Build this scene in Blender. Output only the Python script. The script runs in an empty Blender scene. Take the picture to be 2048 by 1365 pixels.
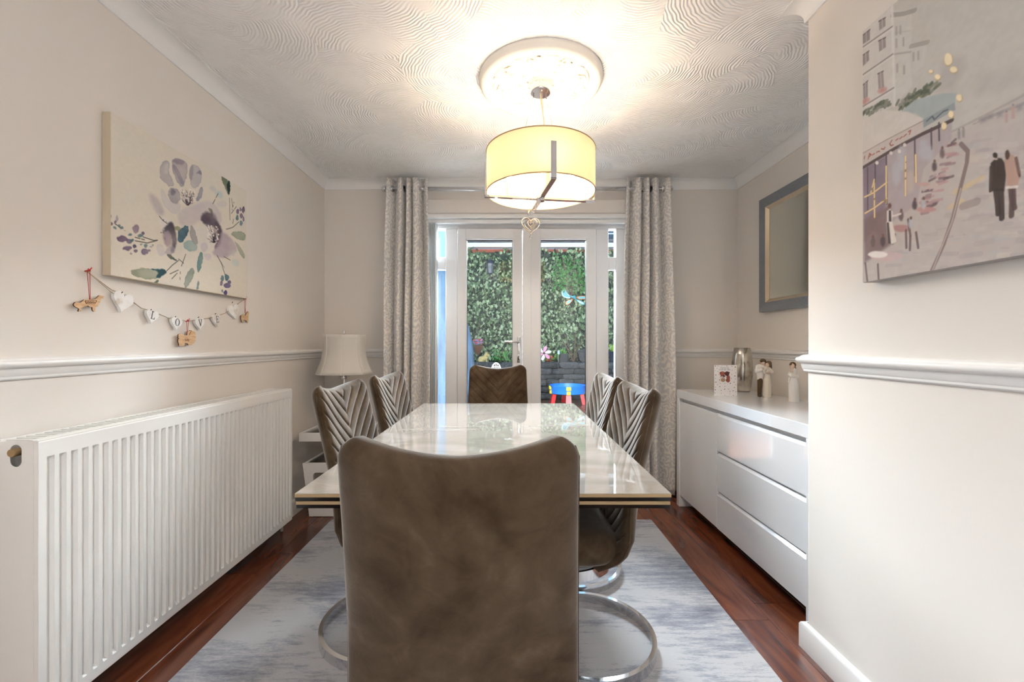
import bpy, bmesh, math, random
import numpy as np
from mathutils import Vector, Matrix
PI = math.pi
SC = bpy.context.scene
COL = SC.collection
random.seed(7); RNG = np.random.default_rng(7)

def lin(r, g, b):
    f = lambda v: (v/12.92 if v <= .04045 else ((v+.055)/1.055)**2.4)
    return (f(r/255), f(g/255), f(b/255))

# ------------------------------------------------------------------ camera, world, lights, exposure
F = 880.0; VX, VY = 1018.0, 688.0; CAMZ = 1.115
cam = bpy.data.objects.new('camera', bpy.data.cameras.new('camera')); COL.objects.link(cam)
cam.location = (0, 0, CAMZ); cam.rotation_euler = (PI/2, 0, 0)
cam.data.sensor_width = 36; cam.data.lens = 36*F/2048
cam.data.shift_x = (1024-VX)/2048; cam.data.shift_y = (VY-682.5)/2048
cam.data.clip_start = .02; cam.data.clip_end = 200
SC.camera = cam
def at(px, py, d):
    return Vector(((px-VX)*d/F, d, CAMZ-(py-VY)*d/F))

world = bpy.data.worlds.new('world'); SC.world = world; world.use_nodes = True
bg = world.node_tree.nodes['Background']
bg.inputs[0].default_value = (*lin(158, 203, 240), 1); bg.inputs[1].default_value = 1.05

def area_light(name, loc, rot, sx, sy, power, color):
    l = bpy.data.lights.new(name, 'AREA'); l.shape = 'RECTANGLE'; l.size = sx; l.size_y = sy
    l.energy = power; l.color = color
    o = bpy.data.objects.new(name, l); COL.objects.link(o); o.location = loc; o.rotation_euler = rot
    return o
# fill lamp at an added side window, and lamp standing in for garden sky
area_light('side_fill_light', (-1.72, -1.32, 1.45), (PI/2, 0, -PI/2), 1.9, 1.3, 22, (.92, .97, 1.0))
area_light('garden_sky_stand_in', (.12, 4.75, 2.95), (math.radians(-62), 0, 0), 3.2, 1.5, 2150, (.84, .93, 1.0))

SC.view_settings.view_transform = 'Standard'; SC.view_settings.look = 'None'
SC.view_settings.exposure = 0.82; SC.view_settings.gamma = 1.0
SC.view_settings.use_curve_mapping = False

# ------------------------------------------------------------------ materials
def base(name):
    m = bpy.data.materials.new(name); m.use_nodes = True
    return m, m.node_tree, m.node_tree.nodes['Principled BSDF']
def pm(name, c, rough=.5, metal=0, bump=0, bscale=200, **kw):
    m, nt, b = base(name)
    b.inputs['Base Color'].default_value = (*lin(*c), 1)
    b.inputs['Roughness'].default_value = rough; b.inputs['Metallic'].default_value = metal
    for k, v in kw.items():
        b.inputs[k.replace('_', ' ')].default_value = v
    if bump:
        tc = nt.nodes.new('ShaderNodeTexCoord'); n = nt.nodes.new('ShaderNodeTexNoise'); n.inputs['Scale'].default_value = bscale
        bp = nt.nodes.new('ShaderNodeBump'); bp.inputs['Strength'].default_value = bump; bp.inputs['Distance'].default_value = .002
        nt.links.new(tc.outputs['Object'], n.inputs['Vector']); nt.links.new(n.outputs['Fac'], bp.inputs['Height'])
        nt.links.new(bp.outputs[0], b.inputs['Normal'])
    return m
def nm(name, cols, scale=5, stretch=(1, 1, 1), rough=.5, detail=4, dist=0, bump=0, bdist=.002, rand=0, pos=None, **kw):
    """noise through a colour ramp"""
    m, nt, b = base(name); L = nt.links.new
    tc = nt.nodes.new('ShaderNodeTexCoord'); mp = nt.nodes.new('ShaderNodeMapping'); mp.inputs['Scale'].default_value = stretch
    L(tc.outputs['Object'], mp.inputs['Vector'])
    if rand:
        oi = nt.nodes.new('ShaderNodeObjectInfo'); ml = nt.nodes.new('ShaderNodeMath'); ml.operation = 'MULTIPLY'; ml.inputs[1].default_value = 37
        L(oi.outputs['Random'], ml.inputs[0]); cb = nt.nodes.new('ShaderNodeCombineXYZ')
        for i in range(3): L(ml.outputs[0], cb.inputs[i])
        L(cb.outputs[0], mp.inputs['Location'])
    n = nt.nodes.new('ShaderNodeTexNoise'); n.inputs['Scale'].default_value = scale; n.inputs['Detail'].default_value = detail
    n.inputs['Distortion'].default_value = dist
    L(mp.outputs[0], n.inputs['Vector'])
    r = nt.nodes.new('ShaderNodeValToRGB'); e = r.color_ramp.elements
    pos = pos or [.3+.4*i/(len(cols)-1) for i in range(len(cols))]
    while len(e) < len(cols): e.new(.5)
    for i, c in enumerate(cols):
        e[i].position = pos[i]; e[i].color = (*lin(*c), 1)
    L(n.outputs['Fac'], r.inputs['Fac'])
    out = r.outputs[0]
    if rand:
        hs = nt.nodes.new('ShaderNodeHueSaturation'); mr = nt.nodes.new('ShaderNodeMapRange')
        mr.inputs['To Min'].default_value = 1-rand; mr.inputs['To Max'].default_value = 1+rand
        L(oi.outputs['Random'], mr.inputs['Value']); L(mr.outputs[0], hs.inputs['Value']); L(out, hs.inputs['Color']); out = hs.outputs[0]
    L(out, b.inputs['Base Color']); b.inputs['Roughness'].default_value = rough
    for k, v in kw.items(): b.inputs[k.replace('_', ' ')].default_value = v
    if bump:
        bp = nt.nodes.new('ShaderNodeBump'); bp.inputs['Strength'].default_value = bump; bp.inputs['Distance'].default_value = bdist
        L(n.outputs['Fac'], bp.inputs['Height']); L(bp.outputs[0], b.inputs['Normal'])
    return m

M = {}
M['wall'] = pm('wall_paint', (231, 225, 219), .85, bump=.08, bscale=90)
M['white_paint'] = pm('white_gloss_paint', (238, 237, 236), .35)
M['coving'] = pm('coving_paint', (240, 240, 240), .7)
M['plaster'] = pm('white_plaster', (242, 238, 232), .75)
M['upvc'] = pm('white_upvc', (236, 236, 238), .28)
M['white_gloss'] = pm('white_high_gloss_lacquer', (240, 242, 246), .06, Coat_Weight=.4, Coat_Roughness=.02)
M['white_satin'] = pm('white_satin_lacquer', (240, 238, 236), .35)
M['radiator'] = pm('radiator_enamel', (243, 242, 240), .3)
M['radiator_inside'] = pm('radiator_inside', (70, 66, 62), .7)
M['chrome'] = pm('chrome', (225, 225, 228), .07, 1)
M['dark_wire'] = pm('antique_silver_wire', (140, 134, 126), .4, .6)
M['steel'] = pm('brushed_steel', (170, 168, 165), .28, 1)
M['black_glass'] = pm('black_glass', (10, 14, 14), .08)
M['black'] = pm('black_plastic', (22, 22, 24), .4)
M['dark_gap'] = pm('dark_gap', (40, 36, 32), .8)
M['brass'] = pm('aged_brass', (176, 150, 112), .4, .8)
M['ceramic_edge'] = pm('beige_ceramic_edge', (172, 148, 112), .45)
M['velvet'] = None
M['plank'] = nm('dark_red_brown_laminate', [(58, 27, 18), (98, 50, 31), (122, 68, 44), (92, 47, 30)], scale=2.2, stretch=(6, .9, 1), detail=9, dist=1.0, rough=.22, rand=.2, pos=[.28, .44, .6, .75])
M['subfloor'] = pm('plank_joint', (28, 14, 10), .7)
M['string'] = pm('jute_string', (184, 166, 146), .9)
M['red_string'] = pm('red_string', (178, 34, 44), .8)
M['heart_paint'] = nm('chalky_white_wood', [(222, 214, 204), (240, 238, 236), (246, 245, 244)], scale=30, rough=.8, pos=[.3, .42, .6])
M['ink'] = pm('grey_ink', (70, 72, 78), .7)
M['wood_cut'] = nm('laser_cut_plywood', [(196, 154, 112), (218, 182, 142), (226, 194, 156)], scale=30, stretch=(1, 1, 6), rough=.65)
M['burnt'] = pm('burnt_wood_engraving', (120, 72, 28), .8)
M['burnt_edge'] = pm('charred_edge', (58, 32, 16), .8)
M['lamp_linen'] = pm('white_lamp_linen', (240, 235, 228), .85, bump=.1, bscale=700, Transmission_Weight=0)
M['grey_frame'] = nm('silver_grey_frame', [(128, 134, 142), (146, 152, 160)], scale=40, stretch=(1, 1, 8), rough=.35, Metallic=.35)
M['champagne'] = pm('champagne_frame_lip', (206, 192, 170), .25, .7)
M['mirror'] = pm('mirror_silver', (214, 216, 208), .01, 1)
M['canvas_side'] = pm('canvas_side', (206, 192, 170), .85, bump=.2, bscale=900)
M['canvas_grey_side'] = pm('canvas_grey_side', (176, 172, 170), .85)
M['mercury'] = nm('mercury_glass', [(120, 110, 98), (196, 188, 176), (222, 218, 210)], scale=14, detail=10, rough=.16, pos=[.3, .46, .65], Metallic=.92, bump=.15)
M['resin_cream'] = pm('cream_resin', (228, 220, 208), .7)
M['resin_white'] = pm('white_resin', (232, 228, 224), .7)
M['resin_skin'] = pm('resin_skin', (216, 190, 172), .7)
M['resin_hair'] = pm('resin_hair', (98, 76, 52), .7)
M['resin_brown'] = pm('resin_trousers', (84, 60, 36), .7)
M['paper'] = pm('white_card', (236, 232, 232), .6)
M['paper_pink'] = pm('pale_pink_card', (226, 210, 206), .6)
M['print_red'] = pm('russet_print', (168, 92, 76), .7)
M['print_dark'] = pm('dark_brown_print', (90, 50, 46), .7)
M['print_grey'] = pm('grey_print', (120, 126, 130), .7)
M['print_tan'] = pm('tan_print', (176, 146, 116), .7)
M['blind'] = pm('pale_blind_fabric', (216, 219, 222), .8)
M['crystal'] = pm('crystal_glass', (240, 244, 248), .02, Transmission_Weight=1.0, IOR=1.5)
M['brick'] = nm('red_brick', [(140, 70, 52), (170, 92, 70)], scale=20, rough=.9)
M['slate'] = nm('dark_roof_slate', [(34, 38, 44), (58, 62, 68)], scale=12, rough=.6)
M['gutter'] = nm('weathered_gutter', [(84, 86, 88), (130, 132, 134)], scale=7, rough=.5)
M['stone'] = nm('dark_garden_stone', [(26, 30, 34), (52, 54, 56), (88, 80, 76)], scale=11, detail=8, rough=.8, rand=.35, bump=.6, bdist=.01)
M['soil'] = nm('dark_soil', [(22, 18, 15), (44, 36, 28)], scale=20, rough=1)
M['deck'] = nm('wet_brown_decking', [(70, 42, 30), (116, 74, 52)], scale=4, stretch=(1, 8, 1), rough=.3, rand=.2)
M['ground'] = nm('garden_ground', [(60, 62, 50), (90, 88, 74)], scale=3, rough=.95)
M['leaf_a'] = pm('ivy_leaf_pale', (150, 164, 128), .5)
M['leaf_b'] = pm('ivy_leaf_mid', (92, 112, 76), .5)
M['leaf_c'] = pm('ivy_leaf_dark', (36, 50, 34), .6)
M['leaf_d'] = pm('fresh_green_leaf', (70, 128, 58), .55)
M['leaf_e'] = pm('lime_leaf', (142, 176, 60), .55)
M['twig'] = pm('bare_twig', (92, 72, 58), .8)
M['blue_cover'] = nm('blue_cover_cloth', [(38, 58, 78), (58, 82, 104)], scale=5, stretch=(3, 3, .6), rough=.7, bump=.6, bdist=.02)
M['toy_blue'] = pm('blue_plastic', (10, 120, 222), .35)
M['toy_red'] = pm('red_plastic', (222, 6, 14), .35)
M['toy_yellow'] = pm('yellow_plastic', (246, 206, 30), .4)
M['iron'] = pm('blue_black_iron', (36, 46, 66), .4)
M['teal_glass'] = pm('teal_enamel', (70, 150, 160), .3)
M['pale_glass'] = pm('pale_blue_enamel', (180, 214, 220), .3)
M['copper'] = pm('copper_wire', (170, 110, 66), .4, .7)
M['basket'] = nm('woven_basket', [(72, 44, 34), (112, 70, 50)], scale=40, stretch=(1, 1, 4), rough=.9)
M['flower_red'] = pm('red_petals', (196, 70, 62), .6)
M['flower_violet'] = pm('violet_petals', (150, 130, 190), .6)
M['flower_pink'] = pm('pink_petals', (226, 140, 172), .6)
M['ochre_stone'] = nm('ochre_stone_ornament', [(168, 140, 84), (208, 186, 130)], scale=20, rough=.9)

def translucent(name, c, mix, rough=.9):
    m, nt, b = base(name); L = nt.links.new
    b.inputs['Base Color'].default_value = (*lin(*c), 1); b.inputs['Roughness'].default_value = rough
    t = nt.nodes.new('ShaderNodeBsdfTranslucent'); t.inputs['Color'].default_value = (*lin(*c), 1)
    x = nt.nodes.new('ShaderNodeMixShader'); x.inputs[0].default_value = mix
    L(b.outputs[0], x.inputs[1]); L(t.outputs[0], x.inputs[2]); L(x.outputs[0], nt.nodes['Material Output'].inputs[0])
    return m
M['shade'] = translucent('cream_lamp_fabric', (248, 216, 174), .085)
M['table_lamp_shade'] = translucent('white_lamp_fabric', (242, 238, 232), .3)
def glass(name, tint=(1, 1, 1), ior=1.5):
    m, nt, b = base(name); L = nt.links.new
    t = nt.nodes.new('ShaderNodeBsdfTransparent'); t.inputs[0].default_value = (*tint, 1)
    g = nt.nodes.new('ShaderNodeBsdfGlossy'); g.inputs['Roughness'].default_value = 0
    f = nt.nodes.new('ShaderNodeFresnel'); f.inputs[0].default_value = ior
    x = nt.nodes.new('ShaderNodeMixShader'); L(f.outputs[0], x.inputs[0]); L(t.outputs[0], x.inputs[1]); L(g.outputs[0], x.inputs[2])
    L(x.outputs[0], nt.nodes['Material Output'].inputs[0])
    return m
M['glass'] = glass('window_glass', (.97, .985, .98)); M['shelf_glass'] = glass('shelf_glass', (.93, .97, .955))
def emit(name, c, s):
    m, nt, b = base(name)
    b.inputs['Base Color'].default_value = (*lin(*c), 1)
    b.inputs['Emission Color'].default_value = (*lin(*c), 1); b.inputs['Emission Strength'].default_value = s
    return m
M['bulb'] = emit('warm_bulb', (255, 234, 206), 160)
M['fill_glow'] = emit('fill_globe_opal', (255, 249, 242), 26)  # glow of the unseen fill globe added behind the camera

def marble():
    m, nt, b = base('polished_marble_effect'); L = nt.links.new; N = nt.nodes.new
    tc = N('ShaderNodeTexCoord'); mp = N('ShaderNodeMapping'); mp.inputs['Rotation'].default_value = (0, 0, .9); mp.inputs['Scale'].default_value = (1, 2.4, 1)
    L(tc.outputs['Object'], mp.inputs[0])
    n1 = N('ShaderNodeTexNoise'); n1.inputs['Scale'].default_value = 2.2; n1.inputs['Detail'].default_value = 10; n1.inputs['Distortion'].default_value = 1.6
    L(mp.outputs[0], n1.inputs['Vector'])
    r1 = N('ShaderNodeValToRGB'); e = r1.color_ramp.elements
    e[0].position = .30; e[0].color = (*lin(160, 151, 142), 1); e[1].position = .72; e[1].color = (*lin(192, 185, 178), 1)
    L(n1.outputs['Fac'], r1.inputs[0])
    s = N('ShaderNodeMath'); s.operation = 'SUBTRACT'; s.inputs[1].default_value = .5; L(n1.outputs['Fac'], s.inputs[0])
    a = N('ShaderNodeMath'); a.operation = 'ABSOLUTE'; L(s.outputs[0], a.inputs[0])
    v = N('ShaderNodeMapRange'); v.inputs['From Min'].default_value = 0; v.inputs['From Max'].default_value = .035; v.inputs['To Min'].default_value = .5; v.inputs['To Max'].default_value = 0
    L(a.outputs[0], v.inputs[0])
    x = N('ShaderNodeMix'); x.data_type = 'RGBA'; L(v.outputs[0], x.inputs[0]); L(r1.outputs[0], x.inputs[6]); x.inputs[7].default_value = (*lin(168, 154, 142), 1)
    L(x.outputs[2], b.inputs['Base Color']); b.inputs['Roughness'].default_value = .02; b.inputs['IOR'].default_value = 1.65; b.inputs['Coat Weight'].default_value = .7; b.inputs['Coat Roughness'].default_value = .005
    return m
M['marble'] = marble()
def rug_mat():
    m, nt, b = base('grey_distressed_rug'); L = nt.links.new; N = nt.nodes.new
    tc = N('ShaderNodeTexCoord')
    def noise(sc, st, det, dist=0.0, ro=.6):
        mp = N('ShaderNodeMapping'); mp.inputs['Scale'].default_value = st; L(tc.outputs['Object'], mp.inputs[0])
        n = N('ShaderNodeTexNoise'); n.inputs['Scale'].default_value = sc; n.inputs['Detail'].default_value = det; n.inputs['Distortion'].default_value = dist; n.inputs['Roughness'].default_value = ro
        L(mp.outputs[0], n.inputs['Vector']); return n.outputs['Fac']
    big = noise(2.4, (.8, 1.5, 1), 6, .4); fine = noise(26, (.35, 2.2, 1), 8, .2, .75); pile = noise(160, (.5, 2.5, 1), 2)
    a = N('ShaderNodeMath'); a.operation = 'MULTIPLY_ADD'; L(fine, a.inputs[0]); a.inputs[1].default_value = .75; L(big, a.inputs[2])
    c = N('ShaderNodeMath'); c.operation = 'MULTIPLY_ADD'; L(pile, c.inputs[0]); c.inputs[1].default_value = .25; L(a.outputs[0], c.inputs[2])
    r = N('ShaderNodeValToRGB'); e = r.color_ramp.elements; e.new(.5); e.new(.5)
    for k, (p, cl) in enumerate(((.70, (92, 95, 108)), (.86, (136, 137, 147)), (1.0, (172, 171, 176)), (1.0, (184, 182, 184)))):
        e[k].position = p*.72; e[k].color = (*lin(*cl), 1)
    q = N('ShaderNodeMath'); q.operation = 'MULTIPLY'; q.inputs[1].default_value = .72; L(c.outputs[0], q.inputs[0]); L(q.outputs[0], r.inputs[0])
    L(r.outputs[0], b.inputs['Base Color']); b.inputs['Roughness'].default_value = .9; b.inputs['Sheen Weight'].default_value = .25
    bp = N('ShaderNodeBump'); bp.inputs['Strength'].default_value = .5; bp.inputs['Distance'].default_value = .004; L(c.outputs[0], bp.inputs['Height']); L(bp.outputs[0], b.inputs['Normal'])
    return m
M['rug'] = rug_mat()
def velvet_mat():
    m, nt, b = base('taupe_velvet'); L = nt.links.new; N = nt.nodes.new
    tc = N('ShaderNodeTexCoord')
    def noise(sc, det, dist, ro=.5):
        n = N('ShaderNodeTexNoise'); n.inputs['Scale'].default_value = sc; n.inputs['Detail'].default_value = det; n.inputs['Distortion'].default_value = dist; n.inputs['Roughness'].default_value = ro
        L(tc.outputs['Object'], n.inputs['Vector']); return n.outputs['Fac']
    big = noise(5.5, 3, 1.2); mid = noise(19, 6, .6, .65); fib = noise(420, 2, 0)
    a = N('ShaderNodeMath'); a.operation = 'MULTIPLY_ADD'; L(mid, a.inputs[0]); a.inputs[1].default_value = .55; L(big, a.inputs[2])
    r = N('ShaderNodeValToRGB'); e = r.color_ramp.elements; e.new(.5); e.new(.6)
    for k, (p, c) in enumerate(((.52, (66, 52, 39)), (.68, (78, 64, 50)), (.86, (90, 76, 61)), (1.0, (104, 91, 76)))):
        e[k].position = p; e[k].color = (*lin(*c), 1)
    L(a.outputs[0], r.inputs[0]); L(r.outputs[0], b.inputs['Base Color'])
    b.inputs['Roughness'].default_value = .85; b.inputs['Specular IOR Level'].default_value = .08
    b.inputs['Sheen Weight'].default_value = .6; b.inputs['Sheen Roughness'].default_value = .35; b.inputs['Sheen Tint'].default_value = (.95, .93, .92, 1)
    bp = N('ShaderNodeBump'); bp.inputs['Strength'].default_value = .35; bp.inputs['Distance'].default_value = .001; L(fib, bp.inputs['Height'])
    b2 = N('ShaderNodeBump'); b2.inputs['Strength'].default_value = .25; b2.inputs['Distance'].default_value = .004; L(mid, b2.inputs['Height']); L(bp.outputs[0], b2.inputs['Normal']); L(b2.outputs[0], b.inputs['Normal'])
    return m
M['velvet'] = velvet_mat()

def artex():
    """combed fan plaster: rings round a shifted centre in every cell"""
    m, nt, b = base('combed_fan_plaster'); L = nt.links.new; N = nt.nodes.new
    b.inputs['Base Color'].default_value = (*lin(245, 245, 246), 1); b.inputs['Roughness'].default_value = .7
    tc = N('ShaderNodeTexCoord'); sx = N('ShaderNodeSeparateXYZ'); L(tc.outputs['Object'], sx.inputs[0])
    cx = N('ShaderNodeCombineXYZ'); L(sx.outputs[0], cx.inputs[0]); L(sx.outputs[1], cx.inputs[1])
    nz = N('ShaderNodeTexNoise'); nz.inputs['Scale'].default_value = 22; nz.inputs['Detail'].default_value = 0; L(cx.outputs[0], nz.inputs['Vector'])
    vo = N('ShaderNodeTexVoronoi'); vo.voronoi_dimensions = '2D'; vo.inputs['Scale'].default_value = 3.9; L(cx.outputs[0], vo.inputs['Vector'])
    c0 = N('ShaderNodeVectorMath'); c0.operation = 'SUBTRACT'; L(vo.outputs['Color'], c0.inputs[0]); c0.inputs[1].default_value = (.5, .5, .5)
    f0 = N('ShaderNodeVectorMath'); f0.operation = 'MULTIPLY'; L(c0.outputs[0], f0.inputs[0]); f0.inputs[1].default_value = (1, 1, 0)
    n0 = N('ShaderNodeVectorMath'); n0.operation = 'NORMALIZE'; L(f0.outputs[0], n0.inputs[0])
    sc = N('ShaderNodeVectorMath'); sc.operation = 'MULTIPLY'; L(n0.outputs[0], sc.inputs[0]); sc.inputs[1].default_value = (.16, .16, 0)
    d0 = N('ShaderNodeVectorMath'); d0.operation = 'SUBTRACT'; L(cx.outputs[0], d0.inputs[0]); L(vo.outputs['Position'], d0.inputs[1])
    d1 = N('ShaderNodeVectorMath'); d1.operation = 'SUBTRACT'; L(d0.outputs[0], d1.inputs[0]); L(sc.outputs[0], d1.inputs[1])
    fl = N('ShaderNodeVectorMath'); fl.operation = 'MULTIPLY'; L(d1.outputs[0], fl.inputs[0]); fl.inputs[1].default_value = (1, 1, 0)
    ln = N('ShaderNodeVectorMath'); ln.operation = 'LENGTH'; L(fl.outputs[0], ln.inputs[0])
    w = N('ShaderNodeMath'); w.operation = 'MULTIPLY_ADD'; L(nz.outputs['Fac'], w.inputs[0]); w.inputs[1].default_value = .017; L(ln.outputs['Value'], w.inputs[2])
    k = N('ShaderNodeMath'); k.operation = 'MULTIPLY'; k.inputs[1].default_value = 2*PI/.0135; L(w.outputs[0], k.inputs[0])
    s = N('ShaderNodeMath'); s.operation = 'SINE'; L(k.outputs[0], s.inputs[0])
    am = N('ShaderNodeTexNoise'); am.inputs['Scale'].default_value = 4.5; L(cx.outputs[0], am.inputs['Vector'])
    ar = N('ShaderNodeMapRange'); ar.inputs['From Min'].default_value = .3; ar.inputs['From Max'].default_value = .5; L(am.outputs['Fac'], ar.inputs[0])
    h = N('ShaderNodeMath'); h.operation = 'MULTIPLY'; L(s.outputs[0], h.inputs[0]); L(ar.outputs[0], h.inputs[1])
    bp = N('ShaderNodeBump'); bp.inputs['Strength'].default_value = 1; bp.inputs['Distance'].default_value = .0013
    L(h.outputs[0], bp.inputs['Height']); L(bp.outputs[0], b.inputs['Normal'])
    return m
M['artex'] = artex()

def damask():
    """woven leaf scrolls, two tones of silver"""
    m, nt, b = base('silver_damask'); L = nt.links.new; N = nt.nodes.new
    uv = N('ShaderNodeUVMap'); uv.uv_map = 'UVMap'
    nz = N('ShaderNodeTexNoise'); nz.inputs['Scale'].default_value = 7; nz.inputs['Detail'].default_value = 1; L(uv.outputs[0], nz.inputs['Vector'])
    mx = N('ShaderNodeMix'); mx.data_type = 'VECTOR'; mx.inputs[0].default_value = .1; L(uv.outputs[0], mx.inputs[4]); L(nz.outputs['Color'], mx.inputs[5])
    vo = N('ShaderNodeTexVoronoi'); vo.voronoi_dimensions = '2D'; vo.inputs['Scale'].default_value = 17; vo.inputs['Randomness'].default_value = .8; L(mx.outputs[1], vo.inputs['Vector'])
    d = N('ShaderNodeVectorMath'); d.operation = 'SUBTRACT'; L(mx.outputs[1], d.inputs[0]); L(vo.outputs['Position'], d.inputs[1])
    s = N('ShaderNodeSeparateXYZ'); L(d.outputs[0], s.inputs[0])
    at2 = N('ShaderNodeMath'); at2.operation = 'ARCTAN2'; L(s.outputs[0], at2.inputs[0]); L(s.outputs[1], at2.inputs[1])
    am = N('ShaderNodeMath'); am.operation = 'MULTIPLY_ADD'; L(at2.outputs[0], am.inputs[0]); am.inputs[1].default_value = 3.0
    rr = N('ShaderNodeMath'); rr.operation = 'MULTIPLY'; L(vo.outputs['Distance'], rr.inputs[0]); rr.inputs[1].default_value = 11; L(rr.outputs[0], am.inputs[2])
    sn = N('ShaderNodeMath'); sn.operation = 'SINE'; L(am.outputs[0], sn.inputs[0])
    n2 = N('ShaderNodeTexNoise'); n2.inputs['Scale'].default_value = 60; n2.inputs['Detail'].default_value = 3; L(uv.outputs[0], n2.inputs['Vector'])
    ad = N('ShaderNodeMath'); ad.operation = 'MULTIPLY_ADD'; L(n2.outputs['Fac'], ad.inputs[0]); ad.inputs[1].default_value = 2.4; L(sn.outputs[0], ad.inputs[2])
    r = N('ShaderNodeValToRGB'); e = r.color_ramp.elements
    e[0].position = .42; e[0].color = (*lin(204, 202, 203), 1); e[1].position = .58; e[1].color = (*lin(232, 228, 222), 1)
    mr = N('ShaderNodeMapRange'); mr.inputs['From Min'].default_value = 0; mr.inputs['From Max'].default_value = 2.6; L(ad.outputs[0], mr.inputs[0])
    L(mr.outputs[0], r.inputs[0]); L(r.outputs[0], b.inputs['Base Color'])
    b.inputs['Roughness'].default_value = .5; b.inputs['Sheen Weight'].default_value = .3
    bp = N('ShaderNodeBump'); bp.inputs['Strength'].default_value = .25; bp.inputs['Distance'].default_value = .001; L(mr.outputs[0], bp.inputs['Height']); L(bp.outputs[0], b.inputs['Normal'])
    return m
M['damask'] = damask()

def vcol(name, rough=.8, metal_mask=False):
    m, nt, b = base(name); L = nt.links.new
    a = nt.nodes.new('ShaderNodeVertexColor'); a.layer_name = 'print'
    L(a.outputs[0], b.inputs['Base Color']); b.inputs['Roughness'].default_value = rough
    tc = nt.nodes.new('ShaderNodeTexCoord'); n = nt.nodes.new('ShaderNodeTexNoise'); n.inputs['Scale'].default_value = 500
    bp = nt.nodes.new('ShaderNodeBump'); bp.inputs['Strength'].default_value = .15; bp.inputs['Distance'].default_value = .001
    L(tc.outputs['Object'], n.inputs['Vector']); L(n.outputs['Fac'], bp.inputs['Height']); L(bp.outputs[0], b.inputs['Normal'])
    return m
M['print'] = vcol('printed_canvas')

# ------------------------------------------------------------------ mesh helpers
def add(*parts):
    V, Fc = [], []
    for v, f in parts:
        o = len(V); V += [tuple(p) for p in v]; Fc += [tuple(i+o for i in q) for q in f]
    return V, Fc
def mesh_data(name, vf, mat=None, smooth=False, angle=None):
    me = bpy.data.meshes.new(name); me.from_pydata([tuple(p) for p in vf[0]], [], [tuple(f) for f in vf[1]])
    if mat is not None: me.materials.append(M[mat] if isinstance(mat, str) else mat)
    if smooth or angle:
        me.polygons.foreach_set('use_smooth', [True]*len(me.polygons))
        if angle:
            bm = bmesh.new(); bm.from_mesh(me)
            for e in bm.edges:
                if len(e.link_faces) == 2 and e.calc_face_angle(0) > math.radians(angle): e.smooth = False
            bm.to_mesh(me); bm.free()
    me.update(); return me
def link(name, me, parent=None, loc=(0, 0, 0), rot=(0, 0, 0)):
    o = bpy.data.objects.new(name, me); COL.objects.link(o); o.location = loc; o.rotation_euler = rot
    if parent is not None: o.parent = parent
    return o
def obj(name, vf, mat, parent=None, smooth=False, angle=None, loc=(0, 0, 0), rot=(0, 0, 0)):
    return link(name, mesh_data(name, vf, mat, smooth, angle), parent, loc, rot)
def tag(o, label, cat=None, group=None, kind=None):
    o['label'] = label
    if cat: o['category'] = cat
    if group: o['group'] = group
    if kind: o['kind'] = kind
    return o
def thing(name, label, cat, loc=(0, 0, 0), rz=0, group=None, kind=None):
    return tag(link(name, None, None, loc, (0, 0, rz)), label, cat, group, kind)
def struct(name, vf, mat, label, **kw):
    return tag(obj(name, vf, mat, **kw), label, kind='structure')

def box(x0, x1, y0, y1, z0, z1, bev=0, seg=2):
    if x0 > x1: x0, x1 = x1, x0
    if y0 > y1: y0, y1 = y1, y0
    if z0 > z1: z0, z1 = z1, z0
    if not bev:
        v = [(x, y, z) for z in (z0, z1) for y in (y0, y1) for x in (x0, x1)]
        return v, [(0, 2, 3, 1), (4, 5, 7, 6), (0, 1, 5, 4), (2, 6, 7, 3), (0, 4, 6, 2), (1, 3, 7, 5)]
    bm = bmesh.new(); bmesh.ops.create_cube(bm, size=1)
    for v in bm.verts:
        v.co = ((x0+x1)/2+v.co.x*(x1-x0), (y0+y1)/2+v.co.y*(y1-y0), (z0+z1)/2+v.co.z*(z1-z0))
    bmesh.ops.bevel(bm, geom=bm.edges[:], offset=bev, segments=seg, affect='EDGES', profile=.5)
    return from_bm(bm)
def from_bm(bm):
    bm.verts.index_update(); v = [tuple(p.co) for p in bm.verts]; f = [tuple(q.index for q in p.verts) for p in bm.faces]
    bm.free(); return v, f
def grid_faces(nu, nv, wrap_u=False, wrap_v=False, off=0):
    f = []
    for j in range(nv if wrap_v else nv-1):
        for i in range(nu if wrap_u else nu-1):
            a = j*nu+i; b = j*nu+(i+1) % nu; c = ((j+1) % nv)*nu+(i+1) % nu; d = ((j+1) % nv)*nu+i
            f.append((a+off, b+off, c+off, d+off))
    return f
def lathe(prof, n=32, c=(0, 0, 0), caps=True):
    v = []
    for r, z in prof:
        for i in range(n):
            a = 2*PI*i/n; v.append((c[0]+r*math.cos(a), c[1]+r*math.sin(a), c[2]+z))
    f = grid_faces(n, len(prof), True)
    if caps:
        f.append(tuple(range(n))[::-1]); f.append(tuple(range((len(prof)-1)*n, len(prof)*n)))
    return v, f
def sphere(c, r, n=14, m=9):
    if not hasattr(r, '__len__'): r = (r, r, r)
    prof = [(math.sin(PI*i/m)+(1e-4 if i in (0, m) else 0), -math.cos(PI*i/m)) for i in range(m+1)]
    v, f = lathe(prof, n)
    return [(c[0]+p[0]*r[0], c[1]+p[1]*r[1], c[2]+p[2]*r[2]) for p in v], f
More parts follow.
